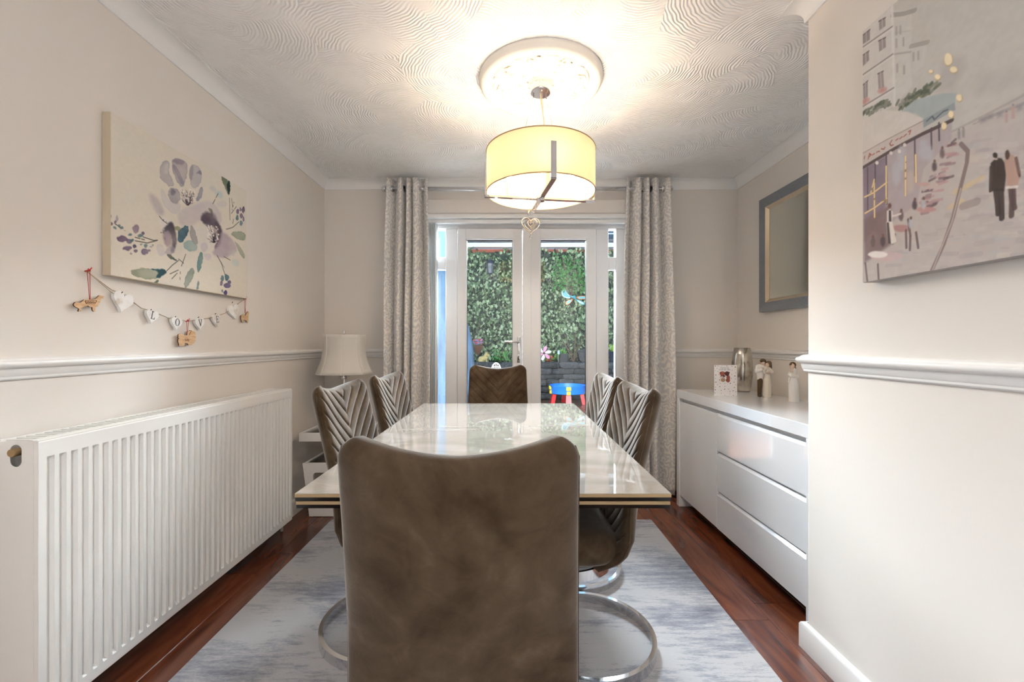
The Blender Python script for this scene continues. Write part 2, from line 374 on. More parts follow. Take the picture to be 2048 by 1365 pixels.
def tube(pts, r, n=8, closed=False, prof=None, up=(0, 0, 1)):
    pts = [Vector(p) for p in pts]; N = len(pts); v = []
    rs = r if hasattr(r, '__len__') else [r]*N
    for i, p in enumerate(pts):
        a = pts[(i-1) % N] if (closed or i > 0) else p
        b = pts[(i+1) % N] if (closed or i < N-1) else p
        t = (b-a).normalized(); u = Vector(up)
        if abs(t.dot(u)) > .98: u = Vector((1, 0, 0)) if abs(t.x) < .9 else Vector((0, 1, 0))
        s = t.cross(u).normalized(); w = s.cross(t)
        if prof: v += [tuple(p+s*q[0]+w*q[1]) for q in prof]
        else: v += [tuple(p+(s*math.cos(2*PI*k/n)+w*math.sin(2*PI*k/n))*rs[i]) for k in range(n)]
    n = len(prof) if prof else n
    f = grid_faces(n, N, True, closed)
    if not closed: f += [tuple(range(n))[::-1], tuple(range((N-1)*n, N*n))]
    return v, f
def plate(outer, holes=(), t=.004, axes='xz', off=0.0):
    """flat plate from 2-D outlines, thickness t towards +normal axis; axes says where (a, b) go"""
    bm = bmesh.new(); es = []
    for lp in [outer, *holes]:
        vs = [bm.verts.new((p[0], p[1], 0)) for p in lp]
        es += [bm.edges.new((vs[i], vs[(i+1) % len(vs)])) for i in range(len(vs))]
    bmesh.ops.triangle_fill(bm, edges=es, use_beauty=True, use_dissolve=False)
    fs = bm.faces[:]
    ex = bmesh.ops.extrude_face_region(bm, geom=fs)
    bmesh.ops.translate(bm, verts=[g for g in ex['geom'] if isinstance(g, bmesh.types.BMVert)], vec=(0, 0, t))
    bmesh.ops.recalc_face_normals(bm, faces=bm.faces[:])
    v, f = from_bm(bm)
    if axes == 'xz': v = [(p[0], off+p[2], p[1]) for p in v]
    elif axes == 'yz': v = [(off+p[2], p[0], p[1]) for p in v]
    else: v = [(p[0], p[1], off+p[2]) for p in v]
    return v, f
def rrect(x0, x1, y0, y1, r, n=5):
    out = []
    for cx, cy, a0 in ((x1-r, y1-r, 0), (x0+r, y1-r, 90), (x0+r, y0+r, 180), (x1-r, y0+r, 270)):
        for k in range(n+1):
            a = math.radians(a0+90*k/n); out.append((cx+r*math.cos(a), cy+r*math.sin(a)))
    return out
def move(vf, d): return [(p[0]+d[0], p[1]+d[1], p[2]+d[2]) for p in vf[0]], vf[1]
def xf(vf, mtx): return [tuple(mtx @ Vector(p)) for p in vf[0]], vf[1]
def rel(vf, o): return move(vf, (-o[0], -o[1], -o[2]))
def chaikin(p, n=2, closed=True):
    p = [tuple(q) for q in p]
    for _ in range(n):
        o = []
        for i in range(len(p) if closed else len(p)-1):
            a, b = p[i], p[(i+1) % len(p)]
            o += [tuple(.75*x+.25*y for x, y in zip(a, b)), tuple(.25*x+.75*y for x, y in zip(a, b))]
        if not closed: o = [p[0]]+o+[p[-1]]
        p = o
    return p
def blob(name, balls, mat, parent, voxel=.003, smooth=4):
    """one continuous surface grown over a set of ellipsoids and tapered limbs"""
    parts = []
    for b in balls:
        if len(b) == 2: parts.append(sphere(b[0], b[1], 12, 8))
        else:
            p0, r0, p1, r1 = b; p0, p1 = Vector(p0), Vector(p1); n = max(4, int((p1-p0).length/(.5*min(r0, r1)))+1)
            for k in range(n+1):
                t = k/n; parts.append(sphere(p0.lerp(p1, t), r0+(r1-r0)*t, 10, 7))
    o = obj(name, add(*parts), mat, parent, smooth=True)
    r = o.modifiers.new('skin', 'REMESH'); r.mode = 'VOXEL'; r.voxel_size = voxel; r.use_smooth_shade = True
    s = o.modifiers.new('smooth', 'SMOOTH'); s.factor = .5; s.iterations = smooth
    return o
def text_obj(name, s, size, mat, parent, mtx, depth=.0006):
    cu = bpy.data.curves.new(name, 'FONT'); cu.body = s; cu.size = size; cu.align_x = 'CENTER'; cu.align_y = 'CENTER'; cu.extrude = depth; cu.resolution_u = 4
    t = bpy.data.objects.new('tmp', cu); COL.objects.link(t)
    dg = bpy.context.evaluated_depsgraph_get(); me = bpy.data.meshes.new_from_object(t.evaluated_get(dg))
    bpy.data.objects.remove(t); me.transform(mtx); me.materials.clear(); me.materials.append(M[mat]); me.name = name
    return link(name, me, parent)
def sweep(path, prof, names, mat, labels, kind='structure'):
    """profile (inward offset, z) run along a floor-plan path with mitred corners; interior on the right-hand side; one object per run"""
    P = [Vector((p[0], p[1])) for p in path]; n = len(P)
    nr = []
    for i in range(n-1):
        d = (P[i+1]-P[i]).normalized(); nr.append(Vector((d.y, -d.x)))
    mit = []
    for i in range(n):
        if i == 0: mit.append(nr[0])
        elif i == n-1: mit.append(nr[-1])
        else:
            s = nr[i-1]+nr[i]; mit.append(s/(s.dot(nr[i])))
    for i in range(n-1):
        if names[i] is None: continue
        v = []
        for q in (i, i+1):
            for o_, z in prof: v.append((P[q].x+mit[q].x*o_, P[q].y+mit[q].y*o_, z))
        k = len(prof); f = grid_faces(k, 2, True)+[tuple(range(k)), tuple(range(k, 2*k))[::-1]]
        o = obj(names[i], (v, f), mat, angle=35)
        bm = bmesh.new(); bm.from_mesh(o.data); bmesh.ops.recalc_face_normals(bm, faces=bm.faces[:]); bm.to_mesh(o.data); bm.free()
        tag(o, labels[i], kind=kind)

# ------------------------------------------------------------------ the room
XL, XR, YB, ZC = -1.41, 1.745, 3.36, 2.357
XP, YP, YR = 1.09, 1.61, -2.6          # pier face, pier end, rear wall
OX0, OX1, OZ = -.72, .955, 2.09         # garden door opening

fl = struct('floor', box(XL-.1, XR+.1, YR-.1, YB+.3, -.06, -.008), 'subfloor', 'dark red-brown wood plank floor of the dining room')
PW = .19
row = 0; x = 1.054-13*PW
plank_cache = {}
while x < XR:
    x0, x1 = max(x, XL), min(x+PW, XR)
    if x1-x0 > .01:
        jo = {12: 2.51, 13: 2.51-.62}.get(row, None)
        y = YR-random.uniform(0, 1.2) if jo is None else jo-1.28*5
        if row == 12: y = 1.774-1.28*4
        while y < YB:
            y0, y1 = max(y, YR), min(y+1.28, YB)
            if y1-y0 > .02:
                key = (round(x1-x0, 4), round(y1-y0, 4))
                if key not in plank_cache:
                    plank_cache[key] = mesh_data('plank', box(.0007, x1-x0-.0007, .0007, y1-y0-.0007, -.012, 0, .0022, 1), 'plank')
                link('plank', plank_cache[key], fl, (x0, y0, 0))
            y += 1.28
    x += PW; row += 1

struct('ceiling', box(XL-.1, XR+.1, YR-.1, YB+.3, ZC, ZC+.1), 'artex', 'white combed fan plaster ceiling')
WY0, WY1, WZ0, WZ1 = -2.3, -.35, .8, 2.1     # opening for a window added behind the viewer as a fill source
struct('wall_left', add(box(XL-.15, XL, WY1, YB+.3, -.05, ZC+.05), box(XL-.15, XL, YR-.1, WY0, -.05, ZC+.05), box(XL-.15, XL, WY0, WY1, -.05, WZ0), box(XL-.15, XL, WY0, WY1, WZ1, ZC+.05)), 'wall', 'long cream wall with the floral canvas')
struct('wall_back', add(box(XL-.1, OX0, YB, YB+.28, -.05, ZC+.05), box(OX1, XR+.1, YB, YB+.28, -.05, ZC+.05), box(OX0, OX1, YB, YB+.28, OZ, ZC+.05)), 'wall', 'cream end wall with the garden doors')
struct('wall_right', box(XR, XR+.15, YP-.1, YB+.3, -.05, ZC+.05), 'wall', 'cream wall behind the sideboard')
# near right wall: thick pier with a softened corner
pc = []
for k in range(7):
    a = PI/2*k/6; pc.append((XP+.012-.012*math.sin(a), YP-.012+.012*math.cos(a)))
pp = [(XR+.15, YP)]+pc+[(XP, YR-.1), (XR+.15, YR-.1)]
struct('wall_right_near', move(plate(pp, t=ZC+.1, axes='xy'), (0, 0, -.05)), 'wall', 'cream projecting wall in the right foreground with the street canvas', angle=40)
struct('wall_rear', box(XL, XP, YR-.1, YR, 0, ZC), 'wall', 'cream wall behind the viewer')
w1 = thing('fill_window_1', 'white side window added behind the viewer for fill light', None, (XL-.1, (WY0+WY1)/2, WZ0), kind='structure')
wh, wl = WZ1-WZ0, (WY1-WY0)/2
obj('window_frame', add(box(-.035, .035, -wl, wl, 0, .06), box(-.035, .035, -wl, wl, wh-.06, wh), box(-.035, .035, -wl, -wl+.06, .06, wh-.06), box(-.035, .035, wl-.06, wl, .06, wh-.06)), 'upvc', w1)
obj('mullion', box(-.03, .03, -.03, .03, .06, wh-.06), 'upvc', w1)
obj('pane', box(-.004, .004, -wl+.05, -.02, .05, wh-.05), 'glass', w1); obj('pane', box(-.004, .004, .02, wl-.05, .05, wh-.05), 'glass', w1)

cove = [(0, ZC-.066), (.006, ZC-.066)]
for k in range(7):
    a = PI/2*k/6; cove.append((.006+.056*(1-math.cos(a)), ZC-.06+.056*math.sin(a)))
cove += [(.066, ZC-.004), (.066, ZC+.001), (0, ZC+.001)]
loop = [(XL, YR), (XL, YB), (XR, YB), (XR, YP), (XP, YP), (XP, YR)]
sweep(loop, cove, ['trim_1', 'trim_2', 'trim_3', 'trim_4', 'trim_5'], 'coving',
      ['white curved coving along the floral canvas wall', 'white curved coving above the curtain pole', 'white curved coving above the grey mirror', 'white coving return at the end of the projecting wall', 'white curved coving on the projecting wall'])
rz = 1.012
rail = [(0, rz), (.007, rz), (.011, rz+.004), (.011, rz+.010), (.014, rz+.013), (.018, rz+.026), (.019, rz+.032), (.026, rz+.034), (.034, rz+.040), (.036, rz+.046), (.033, rz+.052), (.022, rz+.055), (.018, rz+.060), (.008, rz+.063), (0, rz+.064)]
railp = [(o_*.72, z) for o_, z in rail]
sweep([(XL, -.28), (XL, YB), (OX0, YB)], railp, ['trim_6', 'trim_7'], 'white_paint', ['white dado rail above the radiator', 'white dado rail behind the table lamp'])
sweep([(OX1, YB), (XR, YB), (XR, YP), (XP, YP), (XP, YR)], railp, ['trim_8', 'trim_9', 'trim_10', 'trim_11'], 'white_paint',
      ['white dado rail right of the curtains', 'white dado rail behind the vase and figurines', 'white dado rail return round the wall end', 'white moulded dado rail below the street canvas'])
bb = [(0, 0), (.018, 0), (.018, .082), (.014, .09), (.008, .094), (0, .096)]
sweep([(XL, YR), (XL, YB), (OX0, YB)], bb, ['baseboard_left', 'baseboard_back_left'], 'white_paint', ['white skirting board under the radiator', 'white skirting board behind the glass side table'])
sweep([(OX1, YB), (XR, YB), (XR, YP), (XP, YP), (XP, YR)], bb, ['baseboard_back_right', 'baseboard_right', 'baseboard_pier_end', 'baseboard_right_near'], 'white_paint',
      ['white skirting board behind the right curtain', 'white skirting board behind the sideboard', 'white skirting board on the wall end', 'white skirting board of the projecting right wall'])
struct('trim_12', add(box(OX0-.02, OX1+.02, YB-.016, YB+.01, 2.112, 2.212, .003, 1)), 'wall', 'boxed lintel board above the garden doors')
struct('trim_13', add(box(OX0-.02, OX1+.02, YB-.006, YB+.03, OZ-.012, OZ+.016, .002, 1)), 'white_paint', 'white edging strip over the garden doors')

# ------------------------------------------------------------------ garden doors
DF = 3.47
dz = lambda py: CAMZ-(py-VY)*DF/F
dx = lambda px: (px-VX)*DF/F
door = thing('door_1', 'white glazed French doors with side lights onto the garden', None, (0, DF, 0), kind='structure')
def frame_box(x0, x1, z0, z1, y0=0, y1=.07, bev=.004): return box(x0, x1, y0, y1, z0, z1, bev, 1)
LS0, LS1 = OX0, dx(914.8); RS0, RS1 = dx(1192), OX1
gl0, gl1 = OX0+.05, dx(891); gr0, gr1 = dx(1217), dx(1232)
ztop = dz(458); zb1, zb0 = dz(514.5), dz(539)
# frame: head, sill, posts
obj('frame_head', frame_box(OX0, OX1, ztop, OZ+.0), 'upvc', door)
obj('frame_sill', frame_box(OX0, OX1, 0, .05), 'upvc', door)
for nme, a, b_ in (('frame_post', OX0, gl0), ('frame_post', gl1, LS1), ('frame_post', RS0, gr0), ('frame_post', gr1, OX1)):
    obj(nme, frame_box(a, b_, .05, ztop), 'upvc', door)
for a, b_ in ((gl0, gl1), (gr0, gr1)):
    obj('transom', frame_box(a, b_, zb0, zb1), 'upvc', door)
    obj('frame_rail', frame_box(a, b_, .05, .14), 'upvc', door)
    obj('pane', box(a-.005, b_+.005, .03, .034, .13, zb0+.005), 'glass', door)
    obj('pane', box(a-.005, b_+.005, .03, .034, zb1-.005, ztop+.005), 'glass', door)
for xa, xb in ((dx(918), dx(1040)), (dx(1064), dx(1186))):    # trickle vents over the leaves
    obj('trickle_vent', add(box(xa, xb, -.012, .001, dz(449.5), dz(444.5), .002, 1)), 'upvc', door)
def leaf(x0, x1, g0, g1, z0, z1, gz0, gz1):
    lf = obj('door_leaf', add(box(x0, g0, -.022, .05, z0, z1, .003, 1), box(g1, x1, -.022, .05, z0, z1, .003, 1), box(g0-.002, g1+.002, -.022, .05, gz1, z1, .003, 1), box(g0-.002, g1+.002, -.022, .05, z0, gz0, .003, 1)), 'upvc', door)
    b = .007
    obj('glazing_bead', add(box(g0, g0+b, -.012, .02, gz0, gz1), box(g1-b, g1, -.012, .02, gz0, gz1), box(g0, g1, -.012, .02, gz1-b, gz1), box(g0, g1, -.012, .02, gz0, gz0+b)), 'upvc', lf)
    obj('gasket', add(box(g0+b, g0+b+.003, 0, .012, gz0+b, gz1-b), box(g1-b-.003, g1-b, 0, .012, gz0+b, gz1-b), box(g0+b, g1-b, 0, .012, gz1-b-.006, gz1-b), box(g0+b, g1-b, 0, .012, gz0+b, gz0+b+.003)), 'black', lf)
    obj('pane', box(g0, g1, .012, .030, gz0, gz1), 'glass', lf)
    return lf
lz0, lz1 = .05, ztop-.003
lf1 = leaf(LS1+.003, dx(1044), dx(932), dx(1026.5), lz0, lz1, .2, dz(479))
lf2 = leaf(dx(1045), RS0-.003, dx(1079.5), dx(1173.5), lz0, lz1, .2, dz(479))
obj('meeting_strip', box(dx(1045), dx(1062), -.032, -.021, lz0, lz1, .003, 1), 'upvc', lf2)
hx, hz = dx(1037.5), dz(684)
h = obj('handle', add(box(hx-.014, hx+.014, -.03, -.021, hz-.165, hz+.038, .004, 2)), 'chrome', lf1, angle=40)
obj('lever', add(tube([(hx, -.03, hz), (hx, -.055, hz), (hx-.012, -.066, hz), (hx-.10, -.066, hz-.002), (hx-.115, -.062, hz-.003)], .0085, 10), tube([(hx, -.031, hz), (hx, -.04, hz)], .0125, 14)), 'chrome', lf1, smooth=True)
obj('key_cylinder', tube([(hx, -.03, hz-.088), (hx, -.036, hz-.088)], .0085, 12), 'steel', lf1)
obj('screw', tube([(hx, -.03, hz-.15), (hx, -.0325, hz-.15)], .005, 10), 'steel', lf1)

# vertical blind drawn to the left
bl = thing('vertical_blind', 'pale grey vertical blind stacked beside the left curtain', 'blind', (0, 3.41, 2.07))
obj('headrail', box(OX0+.01, OX1-.01, -.02, .022, -.022, .006, .003, 1), 'white_paint', bl)
sl = mesh_data('slat', (lambda n=7: ([(.006*math.sin(PI*k/(n-1))+s, -.044+.088*k/(n-1), z_) for z_ in (-2.0, -.03) for s in (0, .0016) for k in range(n)], [(k, k+1, k+1+14, k+14) for k in range(6)]+[(k+7, k+21, k+22, k+8) for k in range(6)]+[(0, 14, 21, 7), (6, 13, 27, 20)]))(), 'blind', True)
for k in range(9):
    link('slat', sl, bl, (-.632+k*.0085, 0, 0), (0, 0, .12*math.sin(k*2.1)))

# ------------------------------------------------------------------ curtains
RY, RZ = 3.225, CAMZ+310*3.225/F
rod = thing('curtain_rod', 'chrome curtain pole with ball finials across the garden doors', 'curtain rod', (0, RY, RZ))
rx0, rx1 = (769-VX)*RY/F, (1340-VX)*RY/F
obj('pole', tube([(rx0+.01, 0, 0), (rx1-.01, 0, 0)], .0155, 16), 'chrome', rod, smooth=True)
for s, xx in ((-1, rx0), (1, rx1)):
    obj('finial', add(sphere((xx, 0, 0), .023, 18, 12), tube([(xx-s*.03, 0, 0), (xx-s*.018, 0, 0)], .017, 14)), 'chrome', rod, smooth=True)
for xx in (rx0+.05, rx1-.05):
    obj('bracket', add(tube([(xx, 0, 0), (xx, YB-RY, 0)], .008, 10), tube([(xx, YB-RY-.012, 0), (xx, YB-RY, 0)], .025, 16), tube([(xx-.012, 0, 0), (xx+.012, 0, 0)], .019, 14)), 'chrome', rod, smooth=True)

def curtain(label, x0t, x1t, x0b, x1b, seed):
    rnd = random.Random(seed)
    cur = thing('curtain', label, 'curtain', ((x0b+x1b)/2, RY, .02), group='damask curtains at the garden doors')
    ox = (x0b+x1b)/2
    nu, nv = 150, 46; zt = 2.322; v = []; ph = [rnd.uniform(-.25, .25) for _ in range(9)]
    per = 3.5
    wid = [1.5, .7, .8, 1.4] if seed == 1 else [1.3, .9, .7, 1.5]
    NW = len(wid); tot = sum(wid)
    cum = [0]
    for w_ in wid: cum.append(cum[-1]+w_/tot)
    for j in range(nv):
        t = j/(nv-1); z = .0+t*(zt-.02)
        for i in range(nu):
            u = i/(nu-1)
            k = max(q for q in range(NW) if u >= cum[q]-1e-9); loc = (u-cum[k])/(cum[k+1]-cum[k])
            phase = (k+loc)
            xa = x0b+(x1b-x0b)*u+.012*math.sin(2.2*z+5*u+ph[0]); xb = x0t+(x1t-x0t)*u
            e = t**1.5; xx = xa*(1-e)+xb*e
            amp = .041+.010*(1-t)
            yy = -math.cos(2*PI*phase)*amp+.006*math.sin(3*z+9*u+ph[1])*(1-t)
            xx += math.sin(2*PI*phase*1.0)*.010*(1 if wid[k] > .7 else .4)
            v.append((xx-ox, yy, z))
    me = mesh_data('fabric', (v, grid_faces(nu, nv)), 'damask', True)
    uvl = me.uv_layers.new(name='UVMap')
    lu = np.zeros(len(me.loops), dtype=np.int32); me.loops.foreach_get('vertex_index', lu)
    # cloth length along the wave
    base_row = np.array(v[:nu]); seglen = np.concatenate([[0], np.cumsum(np.linalg.norm(np.diff(base_row, axis=0), axis=1))])
    uvs = np.stack([seglen[lu % nu], (lu//nu)/(nv-1)*zt], 1)
    uvl.data.foreach_set('uv', uvs.astype(np.float32).ravel())
    fo = link('fabric', me, cur)
    so = fo.modifiers.new('cloth', 'SOLIDIFY'); so.thickness = .003
    for k in range(NW):
        for q in (.25, .75):
            u = cum[k]+(cum[k+1]-cum[k])*q; xx = x0t+(x1t-x0t)*u-ox
            obj('eyelet', xf(tube([(.021*math.cos(2*PI*i/18), .021*math.sin(2*PI*i/18), 0) for i in range(18)], .0045, 6, True), Matrix.Translation((xx+(.006 if q < .5 else -.006), 0, RZ-.02)) @ Matrix.Rotation(PI/2, 4, 'Y') @ Matrix.Rotation(.35*(1 if q < .5 else -1), 4, 'X')), 'chrome', cur, smooth=True)
    return cur
cx_ = lambda px: (px-VX)*RY/F
curtain('silver damask curtain on the left, beside the white table lamp', cx_(776), cx_(857), cx_(765), cx_(862), 1)
curtain('silver damask curtain on the right, beside the white sideboard', cx_(1251), cx_(1337), cx_(1240), cx_(1348), 2)

# ------------------------------------------------------------------ ceiling rose
RX, RYY = .148, 2.07
rose = thing('ceiling_rose', 'white plaster ceiling rose with acanthus leaf relief', 'ceiling rose', (RX, RYY, ZC))
RR = .288
obj('rim', lathe([(RR, 0), (RR, -.014), (RR-.004, -.018), (RR-.007, -.030), (RR-.014, -.037), (RR-.026, -.042), (RR-.042, -.041), (RR-.052, -.034), (RR-.057, -.022), (RR-.06, -.016), (.06, -.014), (.055, -.024), (.045, -.028), (.001, -.028)], 72, caps=False), 'plaster', rose, smooth=True)
def acanthus(r0, r1, hw, lobes, h0):
    nu, nv = 15, 34; v = []
    for j in range(nv):
        t = j/(nv-1); r = r0+(r1-r0)*t
        w_ = hw*(math.sin(PI*min(t*.92+.06, 1))**.7)*(1+.3*abs(math.sin(lobes*PI*t))-.1)
        for i in range(nu):
            s = -1+2*i/(nu-1)
            z = h0*(1-abs(s)**2.2)*(.6+.4*math.sin(PI*t))+.0035*math.cos(s*3*PI+t*8)*(1-s*s)-.004*math.exp(-(s/.08)**2)
            curl = .012*max(0, t-.75)*4
            v.append((r-abs(s)*.02*(1-t), s*w_, -.012-z-curl*.6))
    return v, grid_faces(nu, nv)
lm = mesh_data('acanthus_leaf', acanthus(.07, .222, .042, 4, .014), 'plaster', True)
lm2 = mesh_data('small_leaf', acanthus(.11, .2, .022, 3, .010), 'plaster', True)
sp = []
for k in range(46):
    a = k/45*3.4*PI; r = .004+.019*(k/45)**.8; sp.append((.19+r*math.cos(a), r*math.sin(a), -.019))
scm = mesh_data('scroll', add(tube(sp, [.0035+.0035*k/45 for k in range(46)], 7), tube([(.205+.014*math.cos(a_*.35), -.05+.1*k_/9, -.018-.004*math.sin(PI*k_/9)) for k_, a_ in enumerate(np.linspace(-3, 3, 10))], .006, 7)), 'plaster', True)
bdm = mesh_data('bead', sphere((0, 0, -.018), .0075, 10, 7), 'plaster', True)
for k in range(8):
    a = 2*PI*k/8+.2
    link('acanthus_leaf', lm, rose, (0, 0, 0), (0, 0, a))
    link('small_leaf', lm2, rose, (0, 0, 0), (0, 0, a+PI/8+.10))
    link('scroll', scm, rose, (0, 0, 0), (0, 0, a+PI/8-.06))
    for q, rr_ in ((0, .098), (.12, .135), (-.12, .15)):
        link('bead', bdm, rose, (rr_*math.cos(a+PI/8+q), rr_*math.sin(a+PI/8+q), 0))

# ------------------------------------------------------------------ pendant lamp
SZ0, SZ1, SR = 1.822-ZC, 2.018-ZC, .2535
pend = thing('pendant_lamp', 'cream drum pendant lamp on chrome cross frame, lit', 'lamp', (RX, RYY, ZC))
obj('canopy', lathe([(.030, -.026), (.048, -.028), (.0485, -.060), (.046, -.064), (.001, -.064)], 36), 'chrome', pend, angle=40)
prof = [(SR, SZ0), (SR, SZ1), (SR-.003, SZ1), (SR-.003, SZ0), (SR, SZ0)]
obj('shade', lathe([(SR, SZ0+.004), (SR, SZ1-.004)], 72, caps=False), 'shade', pend, smooth=True)
M['shade_trim'] = pm('beige_shade_trim', (170, 146, 110), .8)
for z in (SZ0+.002, SZ1-.002):
    obj('shade_trim', tube([(SR*math.cos(2*PI*k/72), SR*math.sin(2*PI*k/72), z) for k in range(72)], .0026, 6, True), 'shade_trim', pend, smooth=True)
A0 = math.radians(8)
bars = [(math.sin(A0), -math.cos(A0)), (math.cos(A0), math.sin(A0)), (-math.sin(A0), math.cos(A0)), (-math.cos(A0), -math.sin(A0))]
CZ = 1.797-ZC; BR = SR+.006
for bx_, by_ in bars:
    ang = math.atan2(by_, bx_)
    vf = add(box(.012, BR+.004, -.012, .012, CZ-.005, CZ+.005, .001, 1), box(BR-.001, BR+.004, -.012, .012, CZ-.004, SZ0+.13, .001, 1))
    obj('frame_arm', xf(vf, Matrix.Rotation(ang, 4, 'Z')), 'chrome', pend)
obj('hub', lathe([(.001, CZ-.012), (.020, CZ-.012), (.022, CZ-.008), (.022, CZ+.010), (.010, CZ+.012), (.007, CZ+.02), (.007, CZ+.03)], 24), 'chrome', pend, angle=40)
for k in range(3):
    a = 2*PI*k/3+PI/6+.1
    obj('suspension_wire', tube([(.036*math.cos(a), .036*math.sin(a), -.064), (.115*math.cos(a), .115*math.sin(a), SZ1-.01), (SR*.95*math.cos(a), SR*.95*math.sin(a), SZ1-.012)], .0009, 5), 'steel', pend)
    obj('wire_stop', tube([(.036*math.cos(a), .036*math.sin(a), -.063), (.036*math.cos(a), .036*math.sin(a), -.075)], .004, 8), 'chrome', pend)
obj('flex', tube([(0, 0, -.064), (.006, 0, -.12), (.018, -.01, -.22), (.022, -.01, -.34), (.012, 0, CZ+.2), (0, 0, CZ+.03)], .003, 8), pm('clear_flex', (206, 190, 160), .4), pend, smooth=True)
for bx_, by_ in bars:
    bxp, byp = bx_*.15, by_*.15
    obj('bulb_holder', lathe([(.011, CZ+.004), (.012, CZ+.01), (.012, CZ+.068), (.010, CZ+.07)], 16, (bxp, byp, 0)), 'white_satin', pend, smooth=True, angle=40)
    bu = obj('bulb', lathe([(.007, CZ+.07), (.012, CZ+.085), (.0165, CZ+.105), (.0155, CZ+.125), (.009, CZ+.148), (.0015, CZ+.165)], 16, (bxp, byp, 0)), 'bulb', pend, smooth=True)

# glowing opal globe added behind the viewer to brighten the room
fc = thing('fill_globe', 'round opal fill globe added behind the viewer', 'lamp', (.24, -1.25, ZC))
obj('canopy', lathe([(.05, 0), (.052, -.02), (.03, -.03), (.008, -.032)], 30), 'chrome', fc, smooth=True)
obj('flex', tube([(0, 0, -.03), (0, 0, -.12)], .005, 8), 'chrome', fc)
obj('globe', sphere((0, 0, -.265), .155, 40, 24), 'fill_glow', fc, smooth=True)

# wire heart hanging from the rear arm
hx_, hy_ = RX+bars[2][0]*.245, RYY+bars[2][1]*.245
hrt = thing('heart_ornament', 'silver wire heart ornament with crystal drop hanging under the pendant lamp', 'ornament', (hx_, hy_, 1.791))
def heart2d(s, n=40):
    o = []
    for k in range(n):
        t = 2*PI*k/n
        o.append((s*16*math.sin(t)**3/32, s*(13*math.cos(t)-5*math.cos(2*t)-2*math.cos(3*t)-math.cos(4*t))/32))
    return o
for s, tw in ((.098, .25), (.07, -.5), (.045, .7), (.026, -.2)):
    pts = [xf(([(x_, 0, y_-.052+(.098-s)*.05)], []), Matrix.Rotation(tw, 4, 'Z'))[0][0] for x_, y_ in heart2d(s)]
    obj('wire_heart', tube(pts, .0024, 6, True), 'dark_wire', hrt, smooth=True)
obj('loop', tube([(0, 0, 0), (0, 0, -.034)], .0008, 5), 'steel', hrt)
obj('crystal_drop', add(tube([(0, 0, -.102), (0, 0, -.108)], .0008, 5), sphere((0, 0, -.115), .008, 8, 6)), 'crystal', hrt)

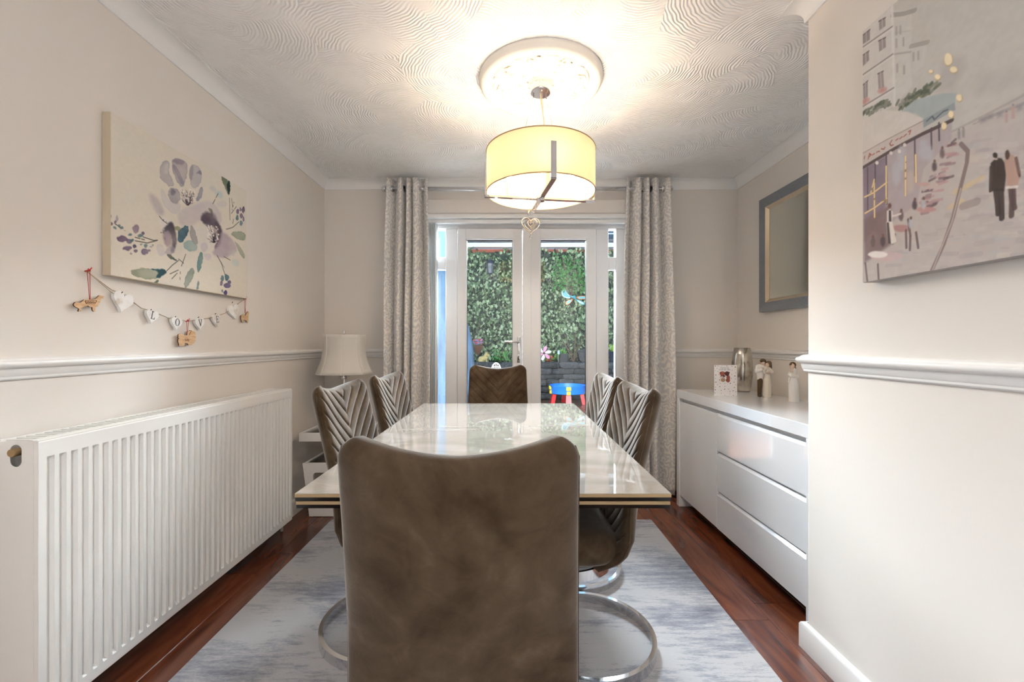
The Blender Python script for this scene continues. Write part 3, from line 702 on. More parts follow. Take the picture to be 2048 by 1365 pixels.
# ------------------------------------------------------------------ canvases: a small painter, colours stored on a fine mesh
class Paint:
    def __init__(s, w, h, nx, ny, colr):
        s.w, s.h, s.nx, s.ny = w, h, nx, ny
        s.im = np.ones((ny, nx, 3))*np.array(colr, float)
        s.noise = s._noise(9)*.6+s._noise(24)*.4
        s.fine = s._noise(70)
    def _noise(s, k):
        g = RNG.random((k+2, k+2)); y = np.linspace(0, k, s.ny); x_ = np.linspace(0, k, s.nx)
        yi, xi = y.astype(int), x_.astype(int); fy, fx = (y-yi)[:, None], (x_-xi)[None]
        fy = fy*fy*(3-2*fy); fx = fx*fx*(3-2*fx)
        return (g[yi][:, xi]*(1-fx)+g[yi][:, xi+1]*fx)*(1-fy)+(g[yi+1][:, xi]*(1-fx)+g[yi+1][:, xi+1]*fx)*fy
    def _sd(s, P, x0, x1, y0, y1, closed=True):
        X, Y = np.meshgrid(np.arange(x0, x1), np.arange(y0, y1)); dm = np.full(X.shape, 1e9); ins = np.zeros(X.shape, bool); n = len(P)
        for i in range(n if closed else n-1):
            ax, ay = P[i]; bx, by = P[(i+1) % n]; ex, ey = bx-ax, by-ay; L2 = ex*ex+ey*ey+1e-9
            t = np.clip(((X-ax)*ex+(Y-ay)*ey)/L2, 0, 1); dm = np.minimum(dm, (X-ax-t*ex)**2+(Y-ay-t*ey)**2)
            if closed and ay != by:
                c_ = (ay > Y) != (by > Y); ins ^= c_ & (X < (bx-ax)*(Y-ay)/(by-ay)+ax)
        d = np.sqrt(dm); return np.where(ins, d, -d) if closed else d
    def _bb(s, P, m):
        a = np.array(P); x0 = max(0, int(a[:, 0].min()-m)); x1 = min(s.nx, int(a[:, 0].max()+m)+2); y0 = max(0, int(a[:, 1].min()-m)); y1 = min(s.ny, int(a[:, 1].max()+m)+2)
        return x0, x1, y0, y1
    def pix(s, uv): return [(u*(s.nx-1), v*(s.ny-1)) for u, v in uv]
    def _mix(s, bb_, al, c):
        x0, x1, y0, y1 = bb_; al = np.clip(al, 0, 1)[..., None]
        s.im[y0:y1, x0:x1] = s.im[y0:y1, x0:x1]*(1-al)+np.array(c, float)*al
    def poly(s, uv, c, a=1., soft=.8, edge=0, vary=0, curve=2, wob=0, grow=1):
        P = s.pix(uv)
        if grow != 1:
            mx, my = sum(p[0] for p in P)/len(P), sum(p[1] for p in P)/len(P); P = [(mx+(p[0]-mx)*grow, my+(p[1]-my)*grow) for p in P]
        if curve: P = chaikin(P, curve)
        b_ = s._bb(P, soft*2+2)
        if b_[0] >= b_[1] or b_[2] >= b_[3]: return
        sd = s._sd(P, *b_)
        if vary: sd = sd+(s.fine[b_[2]:b_[3], b_[0]:b_[1]]-.5)*wob
        t = np.clip((sd+soft)/(2*soft), 0, 1); al = a*t*t*(3-2*t)
        if vary: al *= 1-vary+vary*1.7*s.noise[b_[2]:b_[3], b_[0]:b_[1]]
        if edge: al += edge*np.exp(-((sd-1.2)/1.5)**2)*(sd > 0)
        s._mix(b_, al, c)
    def line(s, uv, c, wd=1., a=1., dash=0):
        P = s.pix(uv); b_ = s._bb(P, wd+3)
        if b_[0] >= b_[1] or b_[2] >= b_[3]: return
        d = s._sd(P, *b_, closed=False); al = a*np.clip(wd-d+.5, 0, 1)
        if dash: al *= (s.fine[b_[2]:b_[3], b_[0]:b_[1]] > dash)
        s._mix(b_, al, c)
    def ell(s, uv, ru, rv, c, a=1., soft=.8, vary=0, rot=0, edge=0):
        n = 14; s.poly([(uv[0]+ru*math.cos(2*PI*k/n)*math.cos(rot)-rv*math.sin(2*PI*k/n)*math.sin(rot)*1.0, uv[1]+rv*math.sin(2*PI*k/n)*math.cos(rot)+ru*math.cos(2*PI*k/n)*math.sin(rot)) for k in range(n)], c, a, soft, edge, vary, 1)
    def mesh(s, name, corner, du, dv):
        """corner = world point of u=v=0, du/dv = world vectors across and down"""
        U, V_ = np.meshgrid(np.linspace(0, 1, s.nx), np.linspace(0, 1, s.ny)); U, V_ = U.ravel(), V_.ravel()
        co = np.array(corner)[None]+U[:, None]*np.array(du)[None]+V_[:, None]*np.array(dv)[None]
        me = bpy.data.meshes.new(name); nx, ny = s.nx, s.ny
        idx = np.arange(nx*ny).reshape(ny, nx)
        q = np.stack([idx[:-1, :-1], idx[1:, :-1], idx[1:, 1:], idx[:-1, 1:]], -1).reshape(-1, 4)
        me.vertices.add(nx*ny); me.vertices.foreach_set('co', co.astype(np.float32).ravel())
        me.loops.add(len(q)*4); me.loops.foreach_set('vertex_index', q.astype(np.int32).ravel())
        me.polygons.add(len(q)); me.polygons.foreach_set('loop_start', np.arange(0, len(q)*4, 4, dtype=np.int32))
        me.update(calc_edges=True); me.validate()
        at_ = me.color_attributes.new('print', 'BYTE_COLOR', 'POINT')
        c = np.clip(s.im.reshape(-1, 3)/255, 0, 1)
        at_.data.foreach_set('color_srgb', np.concatenate([c, np.ones((len(c), 1))], 1).astype(np.float32).ravel())
        me.materials.append(M['print']); return me

# floral canvas: u runs away from the viewer along the wall
CXA, CY0, CY1, CZ0, CZ1 = XL+.032, 1.522, 2.31, 1.352, 1.92
def ua(cx, cy):
    px, py = 200+cx/3.5, 210+cy/3.5
    d = -CXA*F/(VX-px); z = CAMZ-(py-VY)*d/F
    return ((d-CY0)/(CY1-CY0), (CZ1-z)/(CZ1-CZ0))
pa = Paint(CY1-CY0, CZ1-CZ0, 420, 303, (226, 219, 207))
def PA(pts, c, a=.7, soft=.9, edge=.15, vary=.5): pa.poly([ua(*p) for p in pts], c, a, soft, edge, vary, 2 if len(pts) < 7 else 1, 3.2, 1.14 if len(pts) < 7 else 1.05)
def LA(pts, c=(62, 66, 60), w=.9, a=.9, dash=0): pa.line([ua(*p) for p in pts], c, w, a, dash)
def EA(x, y, rx, ry, c, a=.85, soft=1.2):
    PA([(x+rx*math.cos(q*PI/4+.3)*random.uniform(.8, 1.15), y+ry*math.sin(q*PI/4+.3)*random.uniform(.8, 1.15)) for q in range(8)], c, a, soft, .1, .5)
PA([(340, 620), (400, 650), (445, 740), (430, 770), (385, 745)], (168, 158, 172), .6, 7, 0)
PA([(545, 760), (600, 720), (700, 690), (770, 670), (835, 740), (845, 830), (760, 840), (700, 800), (640, 850), (570, 845)], (204, 196, 200), .8, 6, .05)
PA([(640, 860), (740, 860), (800, 900), (800, 1000), (740, 1020), (680, 980)], (226, 221, 216), .7, 5, 0)
PA([(418, 460), (440, 395), (470, 385), (490, 420), (480, 470), (505, 520), (518, 560), (490, 572), (455, 540), (425, 520)], (160, 155, 166), .62, 1.2, .2)
PA([(450, 420), (472, 400), (485, 440), (470, 480), (452, 470)], (214, 210, 208), .6, 3, 0)
PA([(505, 395), (535, 370), (570, 385), (605, 400), (612, 450), (600, 520), (572, 560), (545, 500), (510, 440)], (160, 152, 166), .6, 1.2, .2)
PA([(505, 395), (538, 372), (600, 398), (560, 420)], (128, 120, 138), .6, 2.5, 0)
PA([(502, 420), (530, 425), (580, 520), (585, 562), (555, 562), (520, 490)], (138, 132, 150), .62, 1.5, .15)
PA([(625, 450), (650, 418), (690, 430), (712, 480), (708, 540), (670, 582), (640, 570), (628, 510)], (178, 174, 184), .65, 1.2, .2)
PA([(628, 440), (655, 420), (650, 500), (632, 540)], (142, 136, 150), .6, 2, 0)
PA([(672, 480), (700, 455), (712, 490), (690, 480)], (110, 104, 122), .6, 1.5, 0)
PA([(672, 668), (690, 610), (714, 570), (720, 610), (702, 662)], (142, 144, 160), .7, 1, .1)
PA([(425, 590), (432, 660), (455, 710), (495, 752), (540, 760), (566, 712), (556, 690), (500, 690), (470, 640), (440, 592)], (208, 203, 204), .7, 1.5, .25)
PA([(478, 600), (510, 578), (552, 600), (564, 650), (540, 692), (500, 682), (478, 640)], (140, 136, 152), .7, 2, .15)
PA([(490, 600), (512, 590), (530, 610), (500, 640)], (90, 86, 104), .7, 3, 0)
PA([(420, 780), (470, 800), (500, 860), (470, 940), (440, 900), (425, 850)], (228, 224, 220), .7, 4, 0)
PA([(480, 830), (505, 822), (526, 880), (537, 960), (522, 1020), (494, 1036), (505, 960), (490, 890), (440, 900), (440, 880)], (78, 72, 86), .85, 3.5, 0)
PA([(440, 905), (490, 880), (505, 960), (480, 1000), (450, 960)], (138, 116, 140), .7, 4, 0)
PA([(400, 978), (440, 985), (455, 1040), (420, 1062), (400, 1020)], (206, 199, 204), .8, 2, .1)
PA([(445, 1035), (500, 985), (525, 1010), (495, 1052)], (170, 160, 172), .7, 2.5, .1)
PA([(705, 795), (735, 752), (800, 758), (832, 830), (856, 890), (838, 985), (795, 1010), (832, 920), (800, 850), (760, 850), (730, 835)], (70, 58, 74), .9, 4.5, 0, .3)
PA([(850, 890), (905, 920), (965, 1010), (920, 1050), (850, 1072), (785, 1042), (812, 1000), (838, 940)], (176, 160, 176), .75, 5, .05)
PA([(780, 760), (850, 740), (850, 830), (830, 830)], (206, 196, 200), .6, 5, 0)
PA([(630, 880), (645, 840), (668, 900), (687, 970), (660, 972), (635, 930)], (156, 154, 158), .8, 1.2, .15)
PA([(705, 980), (740, 965), (756, 1000), (735, 1032), (710, 1022)], (206, 197, 203), .8, 1, .1)
PA([(722, 1038), (782, 1050), (770, 1088), (740, 1082)], (208, 200, 205), .8, 1, .1)
PA([(765, 580), (790, 562), (815, 590), (795, 612)], (206, 204, 202), .8, 3, 0)
PA([(800, 610), (850, 600), (862, 650), (830, 650)], (196, 208, 206), .8, 4, 0)
PA([(815, 680), (880, 670), (885, 710), (830, 712)], (212, 206, 206), .7, 3, 0)
PA([(548, 885), (580, 860), (618, 846), (612, 900), (582, 950), (550, 964)], (58, 96, 118), .9, 1, .1, .4)
PA([(520, 860), (545, 852), (570, 868), (545, 880)], (150, 152, 120), .8, 1, .1)
PA([(583, 985), (610, 953), (645, 953), (677, 985), (672, 1022), (620, 1022)], (146, 174, 174), .75, 1.5, .15)
PA([(690, 1060), (712, 1033), (722, 1080), (702, 1150), (685, 1172), (680, 1110)], (86, 124, 128), .85, 1, .1)
PA([(205, 1173), (260, 1147), (350, 1149), (430, 1160), (467, 1164), (430, 1202), (370, 1224), (280, 1214)], (146, 152, 132), .85, 1, .15)
PA([(345, 1147), (420, 1151), (469, 1164), (430, 1207), (385, 1213), (412, 1182), (395, 1165)], (22, 68, 80), .95, 1.4, 0, .2)
PA([(370, 1246), (412, 1220), (402, 1252)], (70, 90, 72), .9, 1, 0)
PA([(590, 1245), (610, 1180), (640, 1146), (659, 1165), (645, 1222), (600, 1288)], (138, 148, 138), .85, 1, .15)
PA([(675, 1292), (682, 1233), (695, 1233), (690, 1292)], (128, 144, 138), .85, 1, .1)
PA([(918, 906), (950, 887), (1014, 893), (1014, 950), (960, 937)], (134, 145, 126), .9, 1, .1)
PA([(940, 950), (975, 988), (1012, 1040), (1010, 1083), (980, 1042)], (150, 158, 140), .85, 1, .1)
PA([(843, 488), (900, 522), (907, 642), (880, 590)], (112, 122, 100), .9, 1, .1)
PA([(884, 560), (913, 525), (908, 643)], (28, 52, 48), .95, 1.2, 0)
PA([(458, 1044), (500, 1055), (541, 1091), (505, 1087)], (56, 66, 58), .9, 1, 0)
PA([(920, 1080), (975, 1090), (970, 1130), (935, 1125)], (196, 210, 208), .8, 3, 0)
PA([(925, 1020), (945, 1015), (945, 1060), (925, 1060)], (206, 204, 206), .7, 2, 0)
PA([(755, 718), (785, 728), (785, 755), (765, 745)], (112, 112, 92), .9, 1, 0)
for l in ([(465, 1166), (505, 1125), (550, 1090)], [(490, 1185), (550, 1157)], [(500, 1222), (540, 1180)], [(560, 1225), (562, 1170)], [(600, 1048), (570, 1130)], [(550, 1080), (585, 1110)],
          [(885, 871), (930, 858), (972, 820)], [(907, 640), (911, 805)], [(920, 760), (955, 712)], [(922, 655), (930, 720)], [(938, 680), (925, 735)], [(300, 925), (375, 950), (402, 948)],
          [(245, 952), (330, 968), (400, 950)], [(245, 928), (310, 945)], [(100, 830), (178, 886)], [(790, 692), (830, 615)], [(415, 780), (440, 810), (470, 830)], [(868, 1063), (912, 1088)], [(930, 830), (935, 800)]):
    LA(l, w=.9, dash=.25 if len(l) == 2 else 0)
LA([(820, 1055), (850, 1110), (880, 1205)], (70, 64, 66), 1.1); LA([(820, 1055), (870, 1140)], (90, 84, 84), .7)
PU, TE, BL_ = (104, 88, 116), (82, 112, 122), (66, 70, 122)
for x_, y_, rx, ry, c in ((52, 785, 28, 25, PU), (58, 832, 34, 18, (90, 76, 100)), (102, 862, 12, 9, TE), (118, 790, 9, 22, (160, 150, 160)), (103, 822, 11, 14, PU), (132, 845, 12, 12, TE), (152, 862, 12, 10, TE),
        (250, 870, 26, 36, (128, 112, 136)), (278, 917, 18, 12, TE), (300, 898, 10, 10, PU), (155, 940, 42, 22, PU), (205, 957, 22, 18, (112, 98, 124)), (190, 1003, 30, 18, PU), (240, 990, 12, 16, (84, 74, 108)), (318, 985, 14, 14, TE),
        (310, 1030, 28, 22, PU), (245, 1022, 14, 10, PU), (208, 910, 15, 10, TE), (225, 950, 12, 12, TE), (290, 975, 12, 8, TE), (355, 995, 8, 6, (140, 130, 150)), (345, 1020, 9, 8, PU), (215, 1042, 8, 6, (150, 140, 158)), (370, 982, 7, 5, TE),
        (965, 745, 9, 20, PU), (985, 730, 7, 16, (120, 104, 128)), (1005, 735, 10, 24, (62, 50, 84)), (990, 778, 10, 18, PU), (962, 792, 10, 20, TE), (988, 828, 12, 22, (90, 116, 132)), (1005, 800, 8, 20, PU),
        (857, 1215, 11, 19, TE), (890, 1208, 16, 24, (76, 112, 126)), (850, 1255, 11, 18, PU), (890, 1268, 24, 20, (104, 96, 134)), (905, 1242, 12, 14, (92, 86, 130)), (878, 1315, 14, 15, (44, 42, 104)), (856, 1305, 6, 16, (120, 116, 130))):
    EA(x_, y_, rx, ry, c)
for (bx_, by_), box_, n in (((615, 702), (568, 662, 588, 690), 34), ((798, 965), (748, 830, 842, 970), 34)):
    for k in range(n):
        ex, ey = random.uniform(box_[0], box_[1]), random.uniform(box_[2], box_[3])
        LA([(bx_+random.uniform(-8, 8), by_), ((bx_+ex)/2+random.uniform(-6, 6), (by_+ey)/2), (ex, ey)], random.choice([(34, 30, 52), (60, 40, 62), (30, 58, 72), (110, 66, 70)]), .55, .85)
    for k in range(n+10):
        ex, ey = random.uniform(box_[0], box_[1]), random.uniform(box_[2], box_[3])
        EA(ex, ey, 3.4, 4.2, (240, 236, 234), 1, .8)
for k in range(14):
    EA(random.uniform(425, 470), random.uniform(805, 965), 4, 4, (110, 98, 110), .7, .6)
pa.im *= (1+.018*(pa.fine-.5))[..., None]
ca = thing('canvas_print', 'linen canvas print of grey and purple watercolour flowers', 'picture', (XL, (CY0+CY1)/2, CZ0))
o_ = (XL, (CY0+CY1)/2, CZ0)
obj('stretched_canvas', rel(box(XL+.001, CXA-.0004, CY0, CY1, CZ0, CZ1, .002, 1), o_), 'canvas_side', ca)
link('floral_print', pa.mesh('floral_print', (CXA-o_[0], CY0-o_[1]+.001, CZ1-o_[2]-.001), (0, CY1-CY0-.002, 0), (0, 0, -(CZ1-CZ0)+.002)), ca)

# street canvas: u runs towards the viewer along the projecting wall
CXB, BY0, BY1, BZ0, BZ1 = XP-.036, 1.312, .512, 1.297, 2.047
def ub(cx, cy):
    px, py = 1640+cx/2.275, cy/2.275
    d = CXB*F/(px-VX); z = CAMZ-(py-VY)*d/F
    return ((BY0-d)/(BY0-BY1), (BZ1-z)/(BZ1-BZ0))
pb = Paint(BY0-BY1, BZ1-BZ0, 440, 412, (200, 196, 190))
def PB(pts, c, a=.9, soft=1., vary=.25, edge=0, curve=0): pb.poly([ub(*p) for p in pts], c, a, soft, edge, vary, curve)
def LB(pts, c, w=1., a=.9, dash=0): pb.line([ub(*p) for p in pts], c, w, a, dash)
def EB(x, y, rx, ry, c, a=.95, soft=.9, vary=.15): PB([(x+rx*math.cos(q*PI/5)*random.uniform(.85, 1.1), y+ry*math.sin(q*PI/5)*random.uniform(.85, 1.1)) for q in range(10)], c, a, soft, vary, 0, 1)
# ground
PB([(190, 1100), (470, 760), (600, 620), (930, 540), (1400, 430), (1900, 300), (1900, 1900), (180, 1320)], (192, 185, 183), 1, 6, 0)
for k in range(420):
    x_, y_ = random.uniform(200, 1300), random.uniform(640, 1300)
    if y_ < 1240-.72*(x_-190) and x_ < 640: continue
    l = random.uniform(20, 90); s_ = random.uniform(-.22, .02)
    LB([(x_, y_), (x_+l, y_+l*s_)], random.choice([(206, 200, 197), (176, 167, 170), (196, 183, 180), (184, 188, 194), (212, 203, 190), (168, 160, 166), (200, 194, 196)]), random.uniform(1, 3.5), .38)
for x_, y_ in ((640, 860), (705, 825), (615, 930)): LB([(x_-25, y_+15), (x_+30, y_-12)], (214, 192, 146), 3.5, .55)
LB([(650, 940), (712, 920)], (150, 138, 138), 5, .6)
# hazy far side
PB([(590, 620), (660, 585), (930, 425), (1300, 250), (1300, 330), (930, 520), (640, 620)], (190, 184, 181), .9, 5)
LB([(600, 600), (780, 510), (930, 432), (1200, 290)], (168, 160, 160), 1.6, .6); LB([(700, 560), (930, 470)], (150, 142, 146), 2, .5, .3)
for x_, y_ in ((740, 540), (815, 515), (905, 485), (770, 525)): PB([(x_-10, y_), (x_+16, y_-10), (x_+14, y_+14), (x_-8, y_+22)], (142, 134, 140), .6, 3)
PB([(700, 420), (720, 340), (770, 320), (780, 400), (720, 440)], (186, 181, 178), .7, 8); PB([(800, 350), (900, 280), (930, 300), (920, 380), (800, 420)], (188, 183, 180), .6, 9)
PB([(560, 280), (640, 255), (660, 300), (600, 420), (530, 410)], (184, 179, 177), .7, 8)
for x_, y_, s_ in ((632, 610, 1), (652, 602, 1), (848, 530, 1.2), (878, 505, 1.5)): EB(x_, y_-18*s_, 4, 5, (140, 124, 124)); PB([(x_-6*s_, y_-12*s_), (x_+6*s_, y_-12*s_), (x_+5*s_, y_+24*s_), (x_-5*s_, y_+24*s_)], random.choice([(146, 136, 142), (190, 160, 154)]), .85, 1.5)
# buildings
PB([(178, 150), (325, 28), (336, 480), (186, 560)], (214, 210, 206), .95, 2)
PB([(327, 45), (415, 55), (417, 395), (336, 480)], (208, 205, 200), .95, 2)
PB([(415, 200), (487, 198), (472, 300), (420, 340)], (206, 202, 198), .9, 2)
LB([(327, 68), (380, 62), (432, 46)], (160, 154, 150), 3, .8); LB([(412, 210), (490, 192)], (162, 156, 152), 3, .7); LB([(327, 30), (338, 480)], (222, 219, 216), 2.2, .9)
for p in ([(180, 350), (330, 246)], [(182, 222), (328, 120)], [(186, 490), (334, 400)]): LB(p, (140, 128, 126), 1.2, .8); LB([(a_, b_+9) for a_, b_ in p], (224, 220, 216), 1.6, .7)
LB([(338, 246), (412, 236)], (172, 166, 162), 1.4, .7); LB([(338, 150), (412, 140)], (190, 184, 180), 1, .6)
for q in ([(191, 162), (226, 134), (226, 180), (193, 202)], [(267, 96), (296, 80), (297, 118), (269, 138)], [(192, 252), (221, 232), (222, 274), (194, 302)], [(266, 186), (297, 170), (299, 214), (268, 236)], [(195, 386), (216, 368), (216, 440), (197, 452)], [(262, 336), (286, 324), (291, 398), (265, 406)]):
    PB(q, (150, 139, 140), .9, 1); LB([q[0], q[1]], (104, 92, 92), 1.1, .8); LB([((q[0][0]+q[1][0])/2, (q[0][1]+q[1][1])/2), ((q[2][0]+q[3][0])/2, (q[2][1]+q[3][1])/2)], (190, 182, 180), 1, .8)
for x_, y_ in ((346, 140), (364, 136), (346, 196), (378, 190), (350, 310), (381, 318), (424, 258), (446, 252)): PB([(x_-4, y_-20), (x_+5, y_-22), (x_+5, y_+20), (x_-4, y_+22)], (172, 164, 164), .85, 1)
for x_, y_ in ((212, 455), (290, 408), (198, 466), (275, 415)): EB(x_, y_, 15, 12, (196, 140, 134), .7, 2.5)
for k in range(60):
    x_ = random.uniform(345, 525); y_ = 500-(x_-345)*.55+random.uniform(-32, 10); LB([(x_, y_), (x_+random.uniform(5, 26), y_-random.uniform(4, 20))], random.choice([(100, 108, 92), (126, 130, 112), (150, 150, 140), (84, 94, 84)]), 2.4, .7)
for k in range(40):
    x_ = random.uniform(190, 310); y_ = 535-(x_-190)*.55+random.uniform(-22, 12); LB([(x_, y_), (x_+random.uniform(5, 20), y_-random.uniform(3, 14))], random.choice([(112, 118, 102), (146, 146, 134), (92, 100, 90)]), 2.2, .7)
# awnings
PB([(370, 508), (430, 455), (560, 424), (622, 424), (612, 470), (470, 548), (440, 520)], (170, 181, 184), .95, 1.5)
PB([(468, 546), (612, 466), (616, 500), (470, 582)], (146, 156, 162), .95, 1); LB([(485, 552), (510, 530), (520, 545), (560, 508), (580, 500)], (92, 98, 108), 1, .85)
PB([(186, 555), (270, 500), (400, 510), (468, 540), (465, 560), (190, 705)], (218, 211, 206), .97, 1.5)
PB([(190, 700), (300, 640), (465, 553), (466, 604), (340, 670), (192, 762)], (205, 195, 192), .97, 1)
LB([(190, 700), (300, 638), (400, 586), (465, 552)], (160, 146, 140), .9, .8)
for l in ([(202, 712), (200, 724)], [(224, 700), (218, 724)], [(224, 700), (232, 706), (222, 714)], [(238, 706), (246, 700)], [(256, 696), (262, 690), (270, 690)], [(278, 678), (290, 680), (294, 672)], [(326, 640), (316, 655), (322, 664), (332, 660)], [(344, 640), (354, 632)], [(362, 632), (372, 624)], [(380, 622), (392, 612)], [(402, 600), (412, 594), (406, 612)]): LB(l, (158, 92, 78), .9, .9)
# shop front
PB([(192, 762), (340, 672), (466, 606), (600, 545), (596, 640), (470, 770), (440, 930), (330, 1010), (200, 1110)], (178, 168, 174), .95, 2, .2)
PB([(195, 770), (300, 710), (302, 930), (200, 1100)], (138, 126, 142), .9, 3, .4)
PB([(200, 1000), (320, 930), (330, 1110), (200, 1200)], (130, 112, 116), .85, 4, .4)
LB([(192, 765), (340, 676), (466, 610), (600, 548)], (88, 74, 74), 2.6, .9)
for x0_, y0_, x1_, y1_ in ((300, 705, 304, 930), (430, 632, 432, 800), (505, 585, 507, 680), (540, 560, 542, 640), (215, 765, 216, 960), (250, 745, 250, 830)): LB([(x0_, y0_), (x1_, y1_)], (92, 82, 92), 1.3, .85)
for x_, y_, rx, ry in ((370, 720, 22, 60), (470, 680, 26, 50), (345, 790, 20, 60), (500, 700, 16, 40), (410, 830, 18, 60)): EB(x_, y_, rx, ry, random.choice([(206, 200, 196), (190, 192, 200), (200, 186, 176)]), .7, 4)
for x_, y_ in ((258, 742), (322, 697), (384, 660), (360, 690)): EB(x_, y_, 8, 9, (232, 226, 222))
for k in range(46):
    x_ = random.uniform(440, 600); y_ = 960-(x_-440)*1.7+random.uniform(-70, 80); LB([(x_, y_), (x_+random.uniform(15, 50), y_-random.uniform(3, 18))], random.choice([(186, 150, 152), (150, 128, 134), (198, 180, 178), (108, 90, 96)]), 1.8, .7)
GO = (236, 214, 168)
for l in ([(300, 758), (300, 925)], [(245, 818), (247, 990)], [(388, 712), (388, 892)], [(434, 706), (436, 830)], [(202, 898), (240, 880), (302, 832)], [(204, 972), (250, 945), (302, 905)], [(230, 880), (245, 820)]):
    LB(l, (170, 140, 96), 1.7, .8); LB(l, GO, 1.2, 1, .22)
for x_, y_, rx, ry in ((583, 270, 22, 32), (606, 316, 20, 18), (503, 325, 12, 9), (534, 350, 16, 14), (632, 445, 16, 20), (595, 520, 15, 20), (563, 573, 14, 20)):
    EB(x_+2, y_+3, rx, ry, (186, 160, 116), .8, 1.5); EB(x_, y_, rx*.9, ry*.9, (246, 232, 200), 1, 1.2)
# tables, people, kerb line
LB([(505, 1240), (560, 1120), (605, 990), (635, 870), (668, 740), (672, 690), (640, 655)], (128, 112, 112), 2.6, .85); LB([(510, 1235), (600, 1010), (640, 860)], (196, 182, 178), 1, .8)
for x_, y_, rx, ry, c in ((480, 955, 48, 14, (190, 150, 150)), (370, 1040, 44, 18, (176, 138, 138)), (300, 1168, 72, 26, (204, 182, 184)), (262, 1160, 50, 16, (238, 234, 232)), (470, 840, 30, 10, (196, 162, 160))): EB(x_, y_, rx, ry, c, .9, 1.5)
for l in ([(390, 1050), (392, 1130)], [(410, 1080), (408, 1140)], [(436, 1060), (446, 1130)], [(205, 1200), (215, 1290)], [(262, 1205), (266, 1280)], [(340, 1070), (330, 1110)], [(400, 1000), (410, 1075)]): LB(l, (104, 88, 92), 1.8, .8)
for x_, y_ in ((240, 1105), (285, 1100), (368, 985), (412, 1020), (430, 935), (470, 930), (555, 700), (520, 760)): EB(x_, y_, 12, 24, random.choice([(86, 74, 80), (110, 94, 98), (186, 190, 200)]), .85, 2); EB(x_+1, y_-26, 6, 8, (120, 92, 84))
PB([(303, 962), (318, 952), (330, 965), (328, 1020), (303, 1015)], (222, 214, 210), .95, 1); PB([(312, 960), (322, 958), (324, 1010), (312, 1010)], (70, 62, 66), .9, 1); PB([(300, 1012), (328, 1012), (347, 1100), (330, 1112), (308, 1112)], (228, 222, 218), .95, 1); PB([(302, 1014), (312, 1014), (322, 1112), (308, 1112)], (70, 62, 64), .85, 1); EB(316, 938, 8, 12, (110, 84, 76)); LB([(328, 985), (345, 982), (365, 975)], (222, 214, 210), 1.6)
PB([(776, 745), (800, 720), (826, 722), (842, 745), (847, 800), (838, 872), (778, 872), (784, 800)], (66, 57, 54), 1, 1); EB(797, 708, 12, 14, (62, 50, 46)); EB(800, 725, 10, 5, (196, 184, 178)); LB([(800, 870), (808, 930), (811, 975)], (62, 54, 54), 3); LB([(824, 870), (826, 950), (827, 996)], (62, 54, 54), 3); LB([(779, 760), (776, 870)], (70, 60, 58), 2)
PB([(838, 730), (862, 702), (884, 708), (900, 760), (912, 800), (898, 852), (848, 852), (846, 790)], (186, 156, 144), 1, 1); EB(852, 705, 12, 24, (84, 66, 58)); LB([(868, 858), (873, 920), (871, 985)], (92, 76, 76), 2.8); LB([(880, 858), (882, 930), (886, 950)], (92, 76, 76), 2.5); LB([(892, 720), (906, 790)], (120, 98, 92), 1.6); EB(908, 800, 6, 10, (92, 74, 72)); LB([(850, 855), (895, 852)], (226, 220, 216), 1.6)
pb.im *= (1+.03*(pb.fine-.5)+.02*(pb.noise-.5))[..., None]
cb_ = thing('canvas_painting', 'grey street cafe canvas painting with gold lights on the projecting wall', 'picture', (XP, (BY0+BY1)/2, BZ0))
o_ = (XP, (BY0+BY1)/2, BZ0)
obj('stretched_canvas', rel(box(CXB+.0004, XP-.001, BY1, BY0, BZ0, BZ1, .002, 1), o_), 'canvas_grey_side', cb_)
link('street_print', pb.mesh('street_print', (CXB-o_[0], BY0-o_[1]-.001, BZ1-o_[2]-.001), (0, BY1-BY0+.002, 0), (0, 0, -(BZ1-BZ0)+.002)), cb_)

# ------------------------------------------------------------------ mirror
mi = thing('wall_mirror', 'grey framed wall mirror with champagne inner lip above the sideboard', 'mirror', (XR, 2.56, 1.33))
my0, my1, mz0, mz1 = 2.10, 3.015, 1.33, 2.095
def ring_frame(y0, y1, z0, z1, w, xf0, xf1, xb):
    """bevelled picture-frame ring: outer edge at depth xf0, inner edge at xf1"""
    o = [(y0, z0), (y1, z0), (y1, z1), (y0, z1)]; i = [(y0+w, z0+w), (y1-w, z0+w), (y1-w, z1-w), (y0+w, z1-w)]
    v = [(xb, *p) for p in o]+[(xf0, *p) for p in o]+[(xf1, *p) for p in i]+[(xb, *p) for p in i]
    f = []
    for r in range(3):
        for k in range(4): f.append((r*4+k, r*4+(k+1) % 4, (r+1)*4+(k+1) % 4, (r+1)*4+k))
    return v, f
o_ = (XR, 2.56, 1.33)
obj('frame', rel(ring_frame(my0, my1, mz0, mz1, .062, XR-.032, XR-.024, XR-.001), o_), 'grey_frame', mi)
obj('frame_lip', rel(ring_frame(my0+.062, my1-.062, mz0+.062, mz1-.062, .022, XR-.026, XR-.010, XR-.001), o_), 'champagne', mi)
obj('mirror_glass', rel(box(XR-.010, XR-.004, my0+.08, my1-.08, mz0+.08, mz1-.08), o_), 'mirror', mi)

